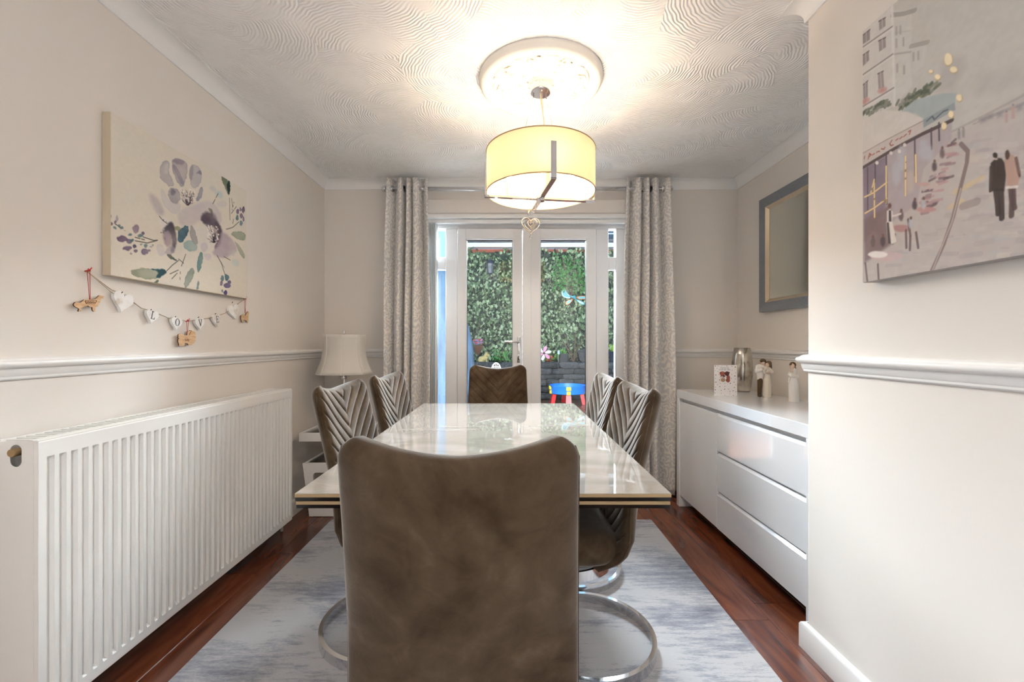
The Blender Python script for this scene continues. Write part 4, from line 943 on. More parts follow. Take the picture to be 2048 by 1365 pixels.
# ------------------------------------------------------------------ radiator
rad = thing('radiator', 'long white double panel radiator under the floral canvas', 'radiator', (XL, 1.885, .086))
RA0, RA1, RB, RT, RXF = 1.189, 2.58, .086, .85, -1.272
o_ = (XL, 1.885, .086)
ys, dep = [RA0], [0]
ys += [RA0+.014]; dep += [0]
nfl = 41; p_ = (RA1-RA0-.028)/nfl
for k in range(nfl):
    y0 = RA0+.014+k*p_
    ys += [y0+.24*p_, y0+.36*p_, y0+.74*p_, y0+.86*p_]; dep += [0, 1, 1, 0]
ys += [RA1-.014, RA1]; dep += [0, 0]
zs = [(RB, 0), (RB+.030, 0), (RB+.040, 1), (RT-.056, 1), (RT-.046, 0), (RT-.004, 0), (RT, .5)]
v = []
for z, q in zs:
    for y, dd in zip(ys, dep):
        v.append((RXF-.011*dd*(1 if q == 1 else 0)-(.003 if q == .5 else 0), y, z))
obj('front_panel', rel((v, [f[::-1] for f in grid_faces(len(ys), len(zs))]), o_), 'radiator', rad, angle=30)
obj('panel_edge', rel(add(box(RXF-.014, RXF-.0005, RA0, RA0+.002, RB, RT), box(RXF-.014, RXF-.0005, RA1-.002, RA1, RB, RT), box(RXF-.02, RXF-.002, RA0, RA1, RB-.004, RB+.001, .002, 1), box(RXF-.02, RXF-.003, RA0, RA1, RT-.001, RT+.003, .002, 1)), o_), 'radiator', rad)
obj('rear_panel', rel(box(XL+.025, XL+.04, RA0+.004, RA1-.004, RB+.01, RT-.01), o_), 'radiator', rad)
tg = box(XL+.03, RXF-.012, RA0+.002, RA1-.002, RT-.004, RT+.0015)
obj('top_cover', rel(add(box(XL+.022, XL+.034, RA0+.002, RA1-.002, RT-.02, RT+.004), box(RXF-.028, RXF-.016, RA0+.002, RA1-.002, RT-.02, RT+.004)), o_), 'radiator', rad)
bar_me = mesh_data('grille_bar', box(XL+.03-XL, RXF-.02-XL, -.004, .004, RT-.008-.086, RT+.0025-.086), 'radiator')
nb = 56
for k in range(nb):
    link('grille_bar', bar_me, rad, (0, RA0+.02+(RA1-RA0-.04)*k/(nb-1)-1.885, 0))
hole = [(a_-1.331, b_+.812) for a_, b_ in rrect(-.0155, .0155, -.030, .030, .0154, 6)]
for nme, y0, hl in (('side_panel', RA0-.0015, [hole]), ('side_panel', RA1, [])):
    obj(nme, rel(plate([(XL+.02, RB), (RXF-.016, RB), (RXF-.012, RB+.006), (RXF-.012, RT), (XL+.02, RT)], hl, .0015, 'xz', y0), o_), 'radiator', rad)
obj('hole_back', rel(box(-1.352, -1.310, RA0+.045, RA0+.047, .775, .85), o_), 'radiator_inside', rad)
obj('bleed_valve', rel(add(tube([(-1.331, RA0-.012, .822), (-1.331, RA0+.045, .822)], .011, 18), tube([(-1.331, RA0-.0135, .822), (-1.331, RA0-.011, .822)], .0105, 18)), o_), 'brass', rad, smooth=True, angle=40)
for y0 in (1.45, 1.75, 2.05, 2.32):
    obj('bracket_clip', rel(box(XL+.03, RXF-.02, y0, y0+.03, RB-.014, RB+.01, .003, 1), o_), 'radiator', rad)
obj('pipe', rel(tube([(XL+.06, RA1+.012, RB+.06), (XL+.06, RA1+.03, RB+.05), (XL+.06, RA1+.035, -.086+.086)], .0075, 10), o_), 'radiator', rad, smooth=True)

# ------------------------------------------------------------------ garland with hearts, and wooden dogs
GX = XL+.014
def wy(px): return -GX*F/(VX-px)
def wz(px, py): return CAMZ-(py-VY)*wy(px)/F
def wp(px, py, off=0): return Vector((XL+.006+off, wy(px), wz(px, py)))
g0 = wp(180, 548)
ga = thing('heart_garland', 'string garland of white wooden hearts spelling LOVE', 'garland', (XL, wy(354), wz(354, 660)))
go = Vector((XL, wy(354), wz(354, 660)))
sp_ = [(178, 545), (225, 580), (247, 588), (285, 617), (305, 622), (340, 637), (354, 638), (375, 643), (400, 640), (418, 637), (434, 633), (452, 627), (467, 616), (484, 603), (491, 600)]
obj('string', rel(tube([wp(*p, .004) for p in sp_], .0016, 6), go), 'string', ga, smooth=True)
obj('string', rel(tube([wp(178, 545, .006), wp(200, 565, .007), wp(228, 588, .006)], .0012, 6), go), 'string', ga)
for p in ((178, 543), (491, 598)):
    a = wp(*p); obj('nail', rel(tube([a-Vector((.006, 0, 0)), a+Vector((.012, 0, 0))], .0025, 8), go), 'brass', ga)
def heart_plate(s, sx=1, rough=0):
    pts = heart2d(s, 44)
    return [(x_*sx*(1+rough*random.uniform(-1, 1)), y_*(1+rough*random.uniform(-1, 1))) for x_, y_ in pts]
SER = {'L': [(-.30, .5), (.0, .5), (.0, .46), (-.09, .44), (-.09, -.44), (.20, -.44), (.30, -.2), (.34, -.2), (.30, -.5), (-.30, -.5), (-.30, -.46), (-.2, -.44), (-.2, .44), (-.30, .46)],
       'V': [(-.42, .5), (-.12, .5), (-.12, .46), (-.20, .44), (.03, -.25), (.22, .42), (.12, .46), (.12, .5), (.42, .5), (.42, .46), (.33, .42), (.03, -.5), (-.03, -.5), (-.32, .43), (-.42, .46)],
       'E': [(-.32, .5), (.30, .5), (.30, .25), (.26, .25), (.20, .44), (-.10, .44), (-.10, .05), (.08, .05), (.12, .16), (.16, .16), (.16, -.12), (.12, -.12), (.08, -.01), (-.10, -.01), (-.10, -.44), (.22, -.44), (.30, -.22), (.34, -.22), (.31, -.5), (-.32, -.5), (-.32, -.46), (-.21, -.44), (-.21, .44), (-.32, .46)]}
hearts = [(247, 602, .078, None, -.22), (305, 632, .056, 'L', -.22), (354, 646, .056, 'O', -.1), (400, 647, .056, 'V', .1), (434, 640, .056, 'E', .14), (468, 622, .078, None, .3)]
for px, py, s, ch, tilt in hearts:
    c = wp(px, py); rm = Matrix.Rotation(tilt, 2)
    pl = [tuple(rm @ Vector(p)) for p in heart_plate(s*1.06, 1, .035 if ch is None else 0)]
    ho = obj('heart', rel(move(plate(pl, t=.012, axes='yz', off=XL+.003), (0, c.y, c.z)), go), 'heart_paint', ga)
    bv = ho.modifiers.new('edge', 'BEVEL'); bv.width = .0015; bv.segments = 1; bv.limit_method = 'ANGLE'
    obj('bail', rel(tube([wp(px-4, py-11*s/.056, .008), wp(px-4, py-13*s/.056, .012)], .0015, 6), go), 'burnt_edge', ho)
    if ch:
        k = .031
        if ch == 'O':
            oo = [(.40*math.cos(2*PI*q/28), .5*math.sin(2*PI*q/28)) for q in range(28)]; ii = [(.26*math.cos(2*PI*q/28), .45*math.sin(2*PI*q/28)) for q in range(28)]
            lp = ([tuple(rm @ Vector((a_*k, b_*k))) for a_, b_ in oo], [[tuple(rm @ Vector((a_*k, b_*k))) for a_, b_ in ii]])
        else: lp = ([tuple(rm @ Vector((a_*k, b_*k))) for a_, b_ in SER[ch]], [])
        obj('letter', rel(move(plate(lp[0], lp[1], .0006, 'yz', XL+.015), (0, c.y+.001, c.z+.002)), go), 'ink', ho)
# wooden dogs traced as silhouettes, 4 mm plywood on red thread
def dog(label, outline, crop, hang, knot, extra=None, eng=None):
    cx0, cy0, ks = crop
    P = [wp(cx0+a_/ks, cy0+b_/ks) for a_, b_ in outline]
    kx = wp(*knot); t = thing('wooden_dog', label, 'ornament', tuple(kx), group='laser cut wooden dogs hung from the garland')
    bd = obj('body', rel(plate([(p.y, p.z) for p in P], t=.004, axes='yz', off=XL+.010), kx), 'wood_cut', t)
    bd.data.materials.append(M['burnt_edge'])
    for f in bd.data.polygons:
        if abs(f.normal.x) < .5: f.material_index = 1
    a = wp(*hang)
    for s in (-1, 1):
        obj('thread', rel(tube([kx+Vector((.006, s*.001, 0)), a+Vector((.008, s*.005, 0)), a+Vector((.008, 0, .008))], .0009, 5), kx), 'red_string', t)
    obj('bow', rel(add(tube([a+Vector((.009, -.012, -.002)), a+Vector((.012, 0, .002)), a+Vector((.009, .010, .012))], .0018, 6), sphere(a+Vector((.011, 0, .002)), .0035, 8, 6)), kx), 'red_string', t)
    if eng: eng(t, kx)
    return t
D1 = [(170, 690), (195, 620), (250, 565), (330, 575), (400, 590), (490, 575), (570, 510), (640, 450), (800, 435), (1000, 450), (1150, 415), (1230, 360), (1310, 275), (1360, 250), (1430, 262), (1545, 280), (1545, 310), (1510, 350), (1540, 395), (1470, 390), (1420, 440), (1390, 520), (1340, 620), (1290, 700), (1270, 760), (1200, 770), (1160, 800), (1150, 870), (1140, 930), (1175, 985), (1090, 995), (1030, 930), (1015, 800), (900, 775), (810, 715), (720, 745), (600, 800), (500, 850), (475, 900), (520, 950), (500, 990), (400, 995), (385, 960), (420, 870), (340, 820), (230, 760)]
def eng1(t, kx):
    cx0, cy0, ks = 140, 580, 22.75
    fr = [wp(cx0+a_/ks, cy0+b_/ks) for a_, b_ in ((690, 480), (1210, 470), (1210, 540), (1130, 650), (720, 640), (690, 560))]
    obj('engraved_plaque', rel(plate([(p.y, p.z) for p in fr], [[(p.y*.9+.1*fr[0].y*0+.1*sum(q.y for q in fr)/6, p.z*.82+.18*sum(q.z for q in fr)/6) for p in fr]], .0005, 'yz', XL+.014), kx), 'burnt', t)
    for k in range(7):
        a = wp(cx0+(770+55*k)/ks, cy0+(570+12*(-1)**k)/ks); obj('engraving', rel(tube([Vector((XL+.0142, a.y-.002, a.z-.003)), Vector((XL+.0142, a.y+.001, a.z+.003)), Vector((XL+.0142, a.y+.003, a.z-.002))], .0006, 5), kx), 'burnt', t)
dog('plywood dog with engraved plaque at the left end of the garland', D1, (140, 580, 22.75), (177, 542), (181, 601), eng=eng1)
D2 = [(185, 470), (260, 405), (300, 430), (340, 400), (400, 430), (520, 440), (600, 500), (700, 490), (740, 500), (760, 280), (800, 240), (870, 235), (920, 190), (990, 180), (1060, 215), (1130, 220), (1200, 280), (1250, 360), (1275, 450), (1245, 540), (1270, 620), (1240, 720), (1260, 800), (1210, 890), (1150, 960), (1090, 1010), (1010, 1080), (920, 1085), (830, 1090), (780, 1010), (720, 970), (590, 950), (600, 1020), (560, 1110), (420, 1130), (300, 1140), (240, 1110), (235, 1000), (200, 900), (185, 780), (230, 680), (195, 600), (215, 540)]
def eng2(t, kx):
    p = wp(350+730/30.3, 655+765/30.3)
    text_obj('engraved_name', 'Sully', .0145, 'burnt', t, Matrix.Translation((XL+.0142-kx.x, p.y-kx.y, p.z-kx.z)) @ Matrix(((0, 0, 1, 0), (1, 0, 0, 0), (0, 1, 0, 0), (0, 0, 0, 1))), .0003)
    obj('engraved_ear', rel(tube([Vector((XL+.0142, wp(350+a_/30.3, 655+b_/30.3).y, wp(350+a_/30.3, 655+b_/30.3).z)) for a_, b_ in ((930, 200), (1010, 260), (930, 300), (890, 400), (850, 470))], .0012, 5), kx), 'burnt', t)
dog('fluffy plywood dog with an engraved name below the letter O', D2, (350, 655, 30.3), (375, 643), (375.5, 672), eng=eng2)
D3 = [(1905, 640), (1905, 600), (1925, 590), (1945, 600), (1955, 575), (1968, 558), (1978, 562), (1976, 590), (1972, 640), (1968, 680), (1955, 675), (1952, 655), (1935, 648), (1922, 652), (1924, 680), (1910, 675)]
D3 = [((a_-1941)*1.15+1941, b_) for a_, b_ in D3]
dog('small seated plywood dog at the right end of the garland', D3, (130, 520, 5.39), (490.5, 598), (491, 627))

# ------------------------------------------------------------------ rug
rg = rrect(-1.112, .892, -.35, 2.76, .01, 2)
tag(obj('rug', add(plate(rg, t=.012, axes='xy')), 'rug'), 'silver grey distressed rug under the dining table', 'rug')

# ------------------------------------------------------------------ dining table
TZ = .012
TX0, TX1, TY0, TY1 = -.512, .388, 1.05, 2.64
tcx, tcy = (TX0+TX1)/2, (TY0+TY1)/2
tb = thing('dining_table', 'extending dining table with polished marble effect top', 'table', (tcx, tcy, TZ))
o_ = (tcx, tcy, TZ); zt = .757
obj('tabletop', rel(box(TX0, TX1, TY0, TY1, zt-.001, zt, .0004, 1), o_), 'marble', tb)
obj('ceramic_layer', rel(box(TX0, TX1, TY0, TY1, zt-.0095, zt-.0012, .0008, 1), o_), 'ceramic_edge', tb)
obj('glass_layer', rel(box(TX0+.001, TX1-.001, TY0+.001, TY1-.001, zt-.0175, zt-.0095), o_), 'black_glass', tb)
obj('extension_leaf', rel(box(TX0+.002, TX1-.002, TY0+.002, TY1-.002, zt-.0275, zt-.0195, .0008, 1), o_), 'ceramic_edge', tb)
obj('extension_leaf_glass', rel(box(TX0+.003, TX1-.003, TY0+.003, TY1-.003, zt-.036, zt-.0275), o_), 'black_glass', tb)
obj('runner', rel(add(box(tcx-.20, tcx-.15, TY0+.3, TY1-.3, zt-.066, zt-.036, .003, 1), box(tcx+.15, tcx+.20, TY0+.3, TY1-.3, zt-.066, zt-.036, .003, 1)), o_), 'black', tb)
for yy in (1.55, 2.14):
    obj('pedestal', rel(box(tcx-.075, tcx+.075, yy-.06, yy+.06, TZ+.014, zt-.04, .012, 2), o_), 'black_glass', tb)
obj('base_plate', rel(box(tcx-.09, tcx+.09, 1.30, 2.40, TZ, TZ+.014, .004, 1), o_), 'black_glass', tb)

# ------------------------------------------------------------------ dining chairs
CH = .953
_pz = [.345, .37, .40, .45, .55, .70, .85, CH+.02]; _py = [.235, .185, .155, .128, .105, .068, .030, .0]
_hz = [.345, .38, .45, .60, .80, CH+.02]; _hw = [.185, .203, .212, .211, .203, .198]
def path_y(z): return float(np.interp(z, _pz, _py))
def half_w(z): return float(np.interp(z, _hz, _hw))
def make_backrest():
    nu, nv = 121, 150; zb = .345; T = .064; front, rear = [], []
    us = np.sin(np.linspace(-PI/2, PI/2, nu))*.55+np.linspace(-1, 1, nu)*.45
    vs = np.concatenate([np.linspace(0, .04, 8)[:-1], np.linspace(.04, .93, nv-22), np.linspace(.93, 1, 16)[1:]]); nv = len(vs)
    for sgn, out in ((1, front), (-1, rear)):
        for t in vs:
            for s in us:
                zt_ = CH-.026*(1-abs(s)**1.6); z = zb+t*(zt_-zb)
                hw = half_w(z); r = .042; dzt = zt_-z
                if dzt < r: hw -= r-math.sqrt(max(0, r*r-(r-dzt)**2))
                x_ = s*hw
                q = abs(2*t-1); ev = max(0, 1-q**26)**(1/2.2); es = max(0, 1-abs(s)**5)**(1/2.3)
                th = T/2*ev*es
                y = path_y(z)+T/2+.040*abs(s)**2.2*min(1, max(0, (z-.40)/.2))+sgn*th
                if sgn > 0 and t < .985:
                    c = (z-1.02*abs(x_)+.01)/.056; fr = abs(c-round(c))*2     # 0 at the seam
                    fade = min(1, max(0, (.985-abs(s))/.05))*min(1, (1-t)/.03)
                    y -= (.0055*math.exp(-(fr/.12)**2)-.0035*(1-(1-fr)**2))*fade
                out.append((x_, y, z))
    n = nu*nv
    f = [q[::-1] for q in grid_faces(nu, nv)]+grid_faces(nu, nv, off=n)
    vf = (front+rear, f)
    bm = bmesh.new(); me = mesh_data('tmp', vf); bm.from_mesh(me); bmesh.ops.remove_doubles(bm, verts=bm.verts[:], dist=.0004)
    bmesh.ops.recalc_face_normals(bm, faces=bm.faces[:]); bpy.data.meshes.remove(me)
    return from_bm(bm)
def make_seat():
    nu, nv = 64, 34; v = []
    for j in range(nv):
        b_ = -PI/2+PI*j/(nv-1)
        for i in range(nu):
            a = 2*PI*i/nu; sg = lambda q, p: math.copysign(abs(q)**p, q)
            cb, sb = sg(math.cos(b_), .42), sg(math.sin(b_), .75)
            x_ = .208*cb*sg(math.cos(a), .45); y = .385+.215*cb*sg(math.sin(a), .45); z = .408+.062*sb
            if y > .5: z -= .12*(y-.5)**1.3*2
            v.append((x_, y, z))
    vf = (v, grid_faces(nu, nv, True))
    bm = bmesh.new(); me = mesh_data('tmp', vf); bm.from_mesh(me); bmesh.ops.remove_doubles(bm, verts=bm.verts[:], dist=.0004); bmesh.ops.recalc_face_normals(bm, faces=bm.faces[:]); bpy.data.meshes.remove(me)
    return from_bm(bm)
def ring(r, cy, z, h, w, n=72):
    return tube([(r*math.cos(2*PI*k/n), cy+r*math.sin(2*PI*k/n), z) for k in range(n)], 0, closed=True, prof=[(-w, -h), (w, -h), (w, h), (-w, h)])
def piping(sg):
    L_ = []
    for t in np.linspace(.03, .97, 30):
        z = .345+t*(CH-.345); hw = half_w(z); dzt = CH-z
        if dzt < .042: hw -= .042-math.sqrt(max(0, .042**2-(.042-dzt)**2))
        L_.append((sg*(hw+.0005), path_y(z)+.032+.040*min(1, max(0, (z-.40)/.2)), z))
    return tube(L_, .0016, 5)
CHM = {'backrest': mesh_data('backrest', make_backrest(), 'velvet', True), 'seat': mesh_data('seat', make_seat(), 'velvet', True), 'piping': [mesh_data('piping', piping(q), 'velvet', True) for q in (-1, 1)],
       'seat_ring': mesh_data('seat_ring', ring(.180, .36, .328, .018, .006), 'chrome', angle=40),
       'base_ring': mesh_data('base_ring', ring(.245, .27, .018, .018, .008), 'chrome', angle=40)}
st = [(0, .50, .018), (0, .545, .03), (0, .585, .075), (0, .60, .15), (0, .60, .21), (0, .585, .275), (0, .55, .315), (0, .50, .328)]
CHM['stem'] = mesh_data('stem', (lambda P: ([(sx_, p[1]+o2[0], p[2]+o2[1]) for i, p in enumerate(P) for o2 in [(lambda t_: (-t_[1]*.005, t_[0]*.005))((lambda d_: (d_[0]/math.hypot(*d_), d_[1]/math.hypot(*d_)))((P[min(i+1, len(P)-1)][1]-P[max(i-1, 0)][1], P[min(i+1, len(P)-1)][2]-P[max(i-1, 0)][2])))] for sx_, o2 in ((-.045, o2), (.045, o2), (.045, (-o2[0], -o2[1])), (-.045, (-o2[0], -o2[1])))], grid_faces(4, len(P), True)+[(3, 2, 1, 0), (4*len(P)-4, 4*len(P)-3, 4*len(P)-2, 4*len(P)-1)]))(chaikin(st, 2, False)), 'chrome', angle=40)
CHM['mount_plate'] = mesh_data('mount_plate', lathe([(.17, .344), (.17, .350), (.001, .350)], 40, (0, .36, 0)), 'steel')
def chair(label, loc, rz):
    c = thing('dining_chair', label, 'chair', loc, rz, 'taupe velvet dining chairs')
    for k in ('seat', 'seat_ring', 'base_ring', 'stem', 'mount_plate'): link(k, CHM[k], c)
    b_ = link('backrest', CHM['backrest'], c); [link('piping', p, b_) for p in CHM['piping']]
    return c
chair('taupe velvet dining chair in the foreground, seen from behind', (-.082, .645, TZ), .012)
chair('taupe velvet dining chair at the far table end before the doors', (-.078, 3.20, TZ), PI)
chair('taupe velvet dining chair on the radiator side, nearest the radiator', (-.740, 1.745, TZ), -PI/2-.09)
chair('taupe velvet dining chair on the lamp side, beside the left curtain', (-.705, 2.29, TZ), -PI/2-.10)
chair('taupe velvet dining chair on the sideboard side, nearer the viewer', (.556, 1.65, TZ), PI/2+.03)
chair('taupe velvet dining chair on the sideboard side, farther from the viewer', (.566, 2.19, TZ), PI/2+.04)

# ------------------------------------------------------------------ sideboard and what stands on it
SX0, SX1, SY0, SY1, SZ = 1.163, 1.64, 1.68, 3.055, .80
sb = thing('sideboard', 'white high gloss sideboard with one door and three drawers', 'sideboard', ((SX0+SX1)/2, (SY0+SY1)/2, 0))
o_ = ((SX0+SX1)/2, (SY0+SY1)/2, 0)
obj('top', rel(box(SX0, SX1, SY0, SY1, SZ-.055, SZ, .002, 2), o_), 'white_gloss', sb)
for y0 in (SY1-.045, SY0):
    obj('end_panel', rel(box(SX0, SX1, y0, y0+.045, 0, SZ-.055, .002, 1), o_), 'white_gloss', sb)
obj('carcass', rel(box(SX0+.03, SX1-.005, SY0+.045, SY1-.045, .085, SZ-.055), o_), 'white_satin', sb)
obj('plinth', rel(box(SX0+.10, SX1-.02, SY0+.045, SY1-.045, 0, .085), o_), 'dark_gap', sb)
DYM = 2.475
obj('door', rel(box(SX0+.006, SX0+.028, DYM+.002, SY1-.048, .078, SZ-.078, .003, 2), o_), 'white_gloss', sb)
dzs = [(.078, .277), (.290, .502), (.515, SZ-.078)]
for z0, z1 in dzs:
    pr = [(SX0+.006, z0), (SX0+.006, z1-.012), (SX0+.018, z1), (SX0+.028, z1), (SX0+.028, z0)]
    vv = [(a_, y, b_) for y in (SY0+.048, DYM-.003) for a_, b_ in pr]; k = len(pr)
    d_ = obj('drawer', rel((vv, grid_faces(k, 2, True)+[tuple(range(k)), tuple(range(k, 2*k))[::-1]]), o_), 'white_gloss', sb)
for z0 in (.277, .502):
    obj('finger_pull', rel(box(SX0+.022, SX0+.032, SY0+.05, DYM-.012, z0+.001, z0+.012), o_), 'white_satin', sb)

# vase
vp = at(1490, 783.5, 2.92); va = thing('vase', 'tall silver mercury glass vase on the sideboard', 'vase', (1.545, 2.915, SZ))
obj('body', lathe([(.001, .0), (.044, .0), (.046, .006), (.052, .03), (.061, .09), (.0645, .14), (.063, .19), (.056, .245), (.0485, .288), (.0465, .288), (.054, .243), (.061, .19), (.0625, .14), (.059, .09), (.05, .03), (.001, .02)], 40, caps=False), 'mercury', va, smooth=True)
obj('foot', lathe([(.0445, 0), (.0465, .002), (.0465, .006), (.044, .007)], 32), 'steel', va)

# greeting card
gc = thing('greeting_card', 'white spotted greeting card with brown bears standing on the sideboard', 'card', (1.312, 2.665, SZ), -.02)
cw, chh = .137, .186
obj('front_leaf', box(-cw/2, cw/2, -.0008, 0, 0, chh), 'paper', gc)
obj('back_leaf', xf(box(0, cw, .0004, .0012, 0, chh), Matrix.Translation((-cw/2, .0005, 0)) @ Matrix.Rotation(.42, 4, 'Z')), 'paper_pink', gc)
def card_xz(cx, cy): return ((cx-145)/(950-145)*cw-cw/2, chh-(cy-115)/(1300-115)*chh)
def cdot(name, cx, cy, r, mat, n=10, ry=None):
    x_, z = card_xz(cx, cy); ry = ry or r
    obj(name, plate([(x_+r*math.cos(2*PI*k/n), z+ry*math.sin(2*PI*k/n)) for k in range(n)], t=.0003, axes='xz', off=-.0012), mat, gc)
for cx, cy, r in ((185, 160, 3), (275, 150, 2), (590, 155, 2.6), (765, 165, 2.4), (885, 190, 3.4), (240, 245, 2), (775, 315, 2.2), (270, 360, 2.2), (200, 500, 3.2), (310, 480, 2), (765, 480, 2), (870, 535, 3.4), (187, 630, 2.4), (745, 630, 2.4), (885, 655, 2.2), (333, 688, 3), (200, 775, 3.2), (840, 772, 2.6), (355, 825, 2.2), (520, 825, 2), (713, 822, 3.4), (262, 880, 2.4), (340, 945, 3), (518, 940, 2.4), (900, 880, 2), (855, 980, 3), (190, 970, 2), (185, 1070, 3.2), (510, 1050, 3.2), (650, 1045, 2.4), (390, 1090, 2.6), (810, 1105, 3), (695, 1135, 2.4), (900, 1145, 2.2), (180, 1190, 2.2), (390, 1210, 2), (520, 1275, 2), (815, 1285, 2.4), (690, 1230, 1.8), (415, 150, 1.6), (905, 415, 2), (185, 335, 1.8)):
    cdot('spot', cx, cy, r*.001*.92, 'print_dark')
for cx, cy, r, ry, mt in ((430, 445, .0125, .0105, 'print_red'), (360, 415, .004, .004, 'print_dark'), (505, 425, .004, .004, 'print_dark'), (595, 450, .0105, .011, 'print_dark'), (660, 410, .004, .004, 'print_dark'), (450, 545, .0115, .006, 'print_dark'), (435, 605, .0125, .008, 'paper_pink'), (455, 690, .0105, .0095, 'print_tan'), (635, 600, .0085, .012, 'print_red'), (630, 700, .0095, .0105, 'print_red'), (580, 690, .004, .004, 'print_dark')):
    cdot('bear_print', cx, cy, r*1.3, mt, 14, ry*1.3)
for s, cy, sz, mt in (("You're my", 222, .0125, 'print_grey'), ('CUP OF TEA', 295, .0125, 'print_grey')):
    x_, z = card_xz(512, cy)
    text_obj('card_text', s, sz, mt, gc, Matrix.Translation((x_, -.0013, z)) @ Matrix.Rotation(PI/2, 4, 'X'), .0001)

# figurines
def face_head(prefix, c, r, hair_balls, par, look=(0, -1, 0)):
    blob(prefix+'head', [(c, (r*.86, r*.92, r*1.12)), ((c[0], c[1], c[2]-r*.6), r*.55, (c[0], c[1], c[2]-r*1.5), r*.5)], 'resin_skin', par, .0022)
    blob(prefix+'hair', hair_balls, 'resin_hair', par, .0022)
fg = thing('couple_figurine', 'resin figurine of an embracing couple on the sideboard', 'figurine', (1.512, 2.60, SZ+.003), -.05)
S = .0001613*1.36*1.0   # metres per crop pixel
def fx(cx, cy, y=0): return ((cx-365)*.000218, y, (1140-cy)*.000218)
man = [(fx(220, 1105, -.004), (.011, .019, .008))]
blob('man_trousers', [(fx(215, 1090), .0105, fx(220, 860), .012), (fx(220, 860), .012, fx(245, 640, .004), .015), (fx(255, 1090, .014), .0105, fx(262, 700, .01), .014), (fx(214, 1118, -.004), (.011, .017, .0065)), (fx(258, 1118, .012), (.011, .016, .0065))], 'resin_brown', fg, .0025)
blob('man_shirt', [(fx(245, 660, .006), .017, fx(250, 480, .008), .021), (fx(250, 480, .008), .021, fx(300, 350, .008), .018), (fx(180, 340, .004), .0125, fx(130, 450, -.004), .0115), (fx(130, 450, -.004), .0115, fx(235, 400, -.018), .0085), (fx(240, 330, .008), .016, fx(180, 340, .004), .0125), (fx(370, 420, .014), .011, fx(500, 490, -.002), .009), (fx(500, 490, -.002), .009, fx(420, 492, -.020), .007)], 'resin_white', fg, .0025)
blob('woman_dress', [(fx(425, 1130), (.024, .022, .004)), (fx(420, 1115), .0235, fx(425, 850), .0235), (fx(425, 850), .0235, fx(425, 560), .0165), (fx(420, 600), .0165, fx(420, 420), .0175), (fx(345, 1115, .0), .009, fx(375, 700), .014), (fx(420, 400), .016, fx(380, 360, -.002), .011), (fx(350, 390, -.008), .009, fx(310, 480, -.014), .008), (fx(310, 490, -.014), .008, fx(255, 410, -.022), .006), (fx(470, 390), .012, fx(540, 470, -.006), .009)], 'resin_cream', fg, .0025)
face_head('man_', fx(318, 232, .004), .0155, [(fx(330, 175, .006), (.0165, .017, .0125)), (fx(380, 200, .010), (.009, .012, .012)), (fx(270, 180, .0), (.007, .011, .009))], fg)
face_head('woman_', fx(415, 290, -.004), .0135, [(fx(470, 245, .002), (.0165, .0165, .0165)), (fx(505, 300, .004), .012, fx(520, 360, .002), .008), (fx(520, 360, .002), .008, fx(515, 415, 0), .004)], fg)
blob('hands', [(fx(245, 365, -.024), .006, fx(258, 392, -.024), .005), (fx(370, 492, -.021), .0055, fx(445, 490, -.022), .006)], 'resin_skin', fg, .002)
wf = thing('woman_figurine', 'white resin figurine of a woman cradling a baby beside the wall end', 'figurine', (1.540, 2.385, SZ), -.08)
def gx(cx, cy, y=0): return ((cx-1090)*.0001985, y, (1280-cy)*.0001985)
blob('dress', [(gx(1115, 1265), (.027, .025, .004)), (gx(1115, 1250), .0265, gx(1095, 900), .0255), (gx(1095, 900), .0255, gx(1085, 640), .0215), (gx(1085, 640), .0215, gx(1100, 480), .0185), (gx(1110, 470), .019, gx(1100, 430), .017)], 'resin_white', wf, .0025)
blob('arms', [(gx(1150, 470), .0105, gx(1160, 590, -.012), .0095), (gx(1160, 590, -.012), .0095, gx(970, 570, -.024), .0075), (gx(1040, 450), .0105, gx(955, 530, -.014), .009), (gx(955, 530, -.014), .009, gx(1060, 500, -.026), .0075)], 'resin_white', wf, .0025)
blob('bundle', [(gx(995, 520, -.022), .0115, gx(1080, 560, -.024), .010), (gx(955, 620, -.014), .0065, gx(935, 730, -.010), .0045)], 'resin_cream', wf, .0025)
blob('baby_head', [(gx(990, 435, -.020), (.0085, .0085, .009))], 'resin_skin', wf, .002)
face_head('', gx(1048, 305, -.006), .0145, [(gx(1085, 270, .002), (.0165, .0165, .0165)), (gx(1010, 258, -.008), (.007, .008, .006)), (gx(1140, 360, .008), .0095, gx(1150, 385, .008), .0085)], wf)

# ------------------------------------------------------------------ side table with glass shelves, table lamp
st_ = thing('side_table', 'white tiered side table with glass shelves in the corner', 'side table', (-1.15, 3.03, 0))
o_ = (-1.15, 3.03, 0)
ax0, ax1, ay0, ay1 = -1.352, -.95, 2.83, 3.25
def tray(x0, x1, y0, y1, z0, z1, w):
    return add(box(x0, x1, y0, y0+w, z0, z1, .002, 1), box(x0, x1, y1-w, y1, z0, z1, .002, 1), box(x0, x0+w, y0+w, y1-w, z0, z1, .002, 1), box(x1-w, x1, y0+w, y1-w, z0, z1, .002, 1))
obj('top_tray', rel(tray(ax0, ax1, ay0, ay1, .485, .54, .016), o_), 'white_satin', st_)
obj('glass_shelf', rel(box(ax0+.014, ax1-.014, ay0+.014, ay1-.014, .526, .532), o_), 'shelf_glass', st_)
for y0 in (ay0+.10, ay1-.03):
    for x0 in (-1.172, -1.02):
        obj('post', rel(box(x0, x0+.022, y0-.015, y0+.015, .335, .487, .003, 1), o_), 'white_satin', st_)
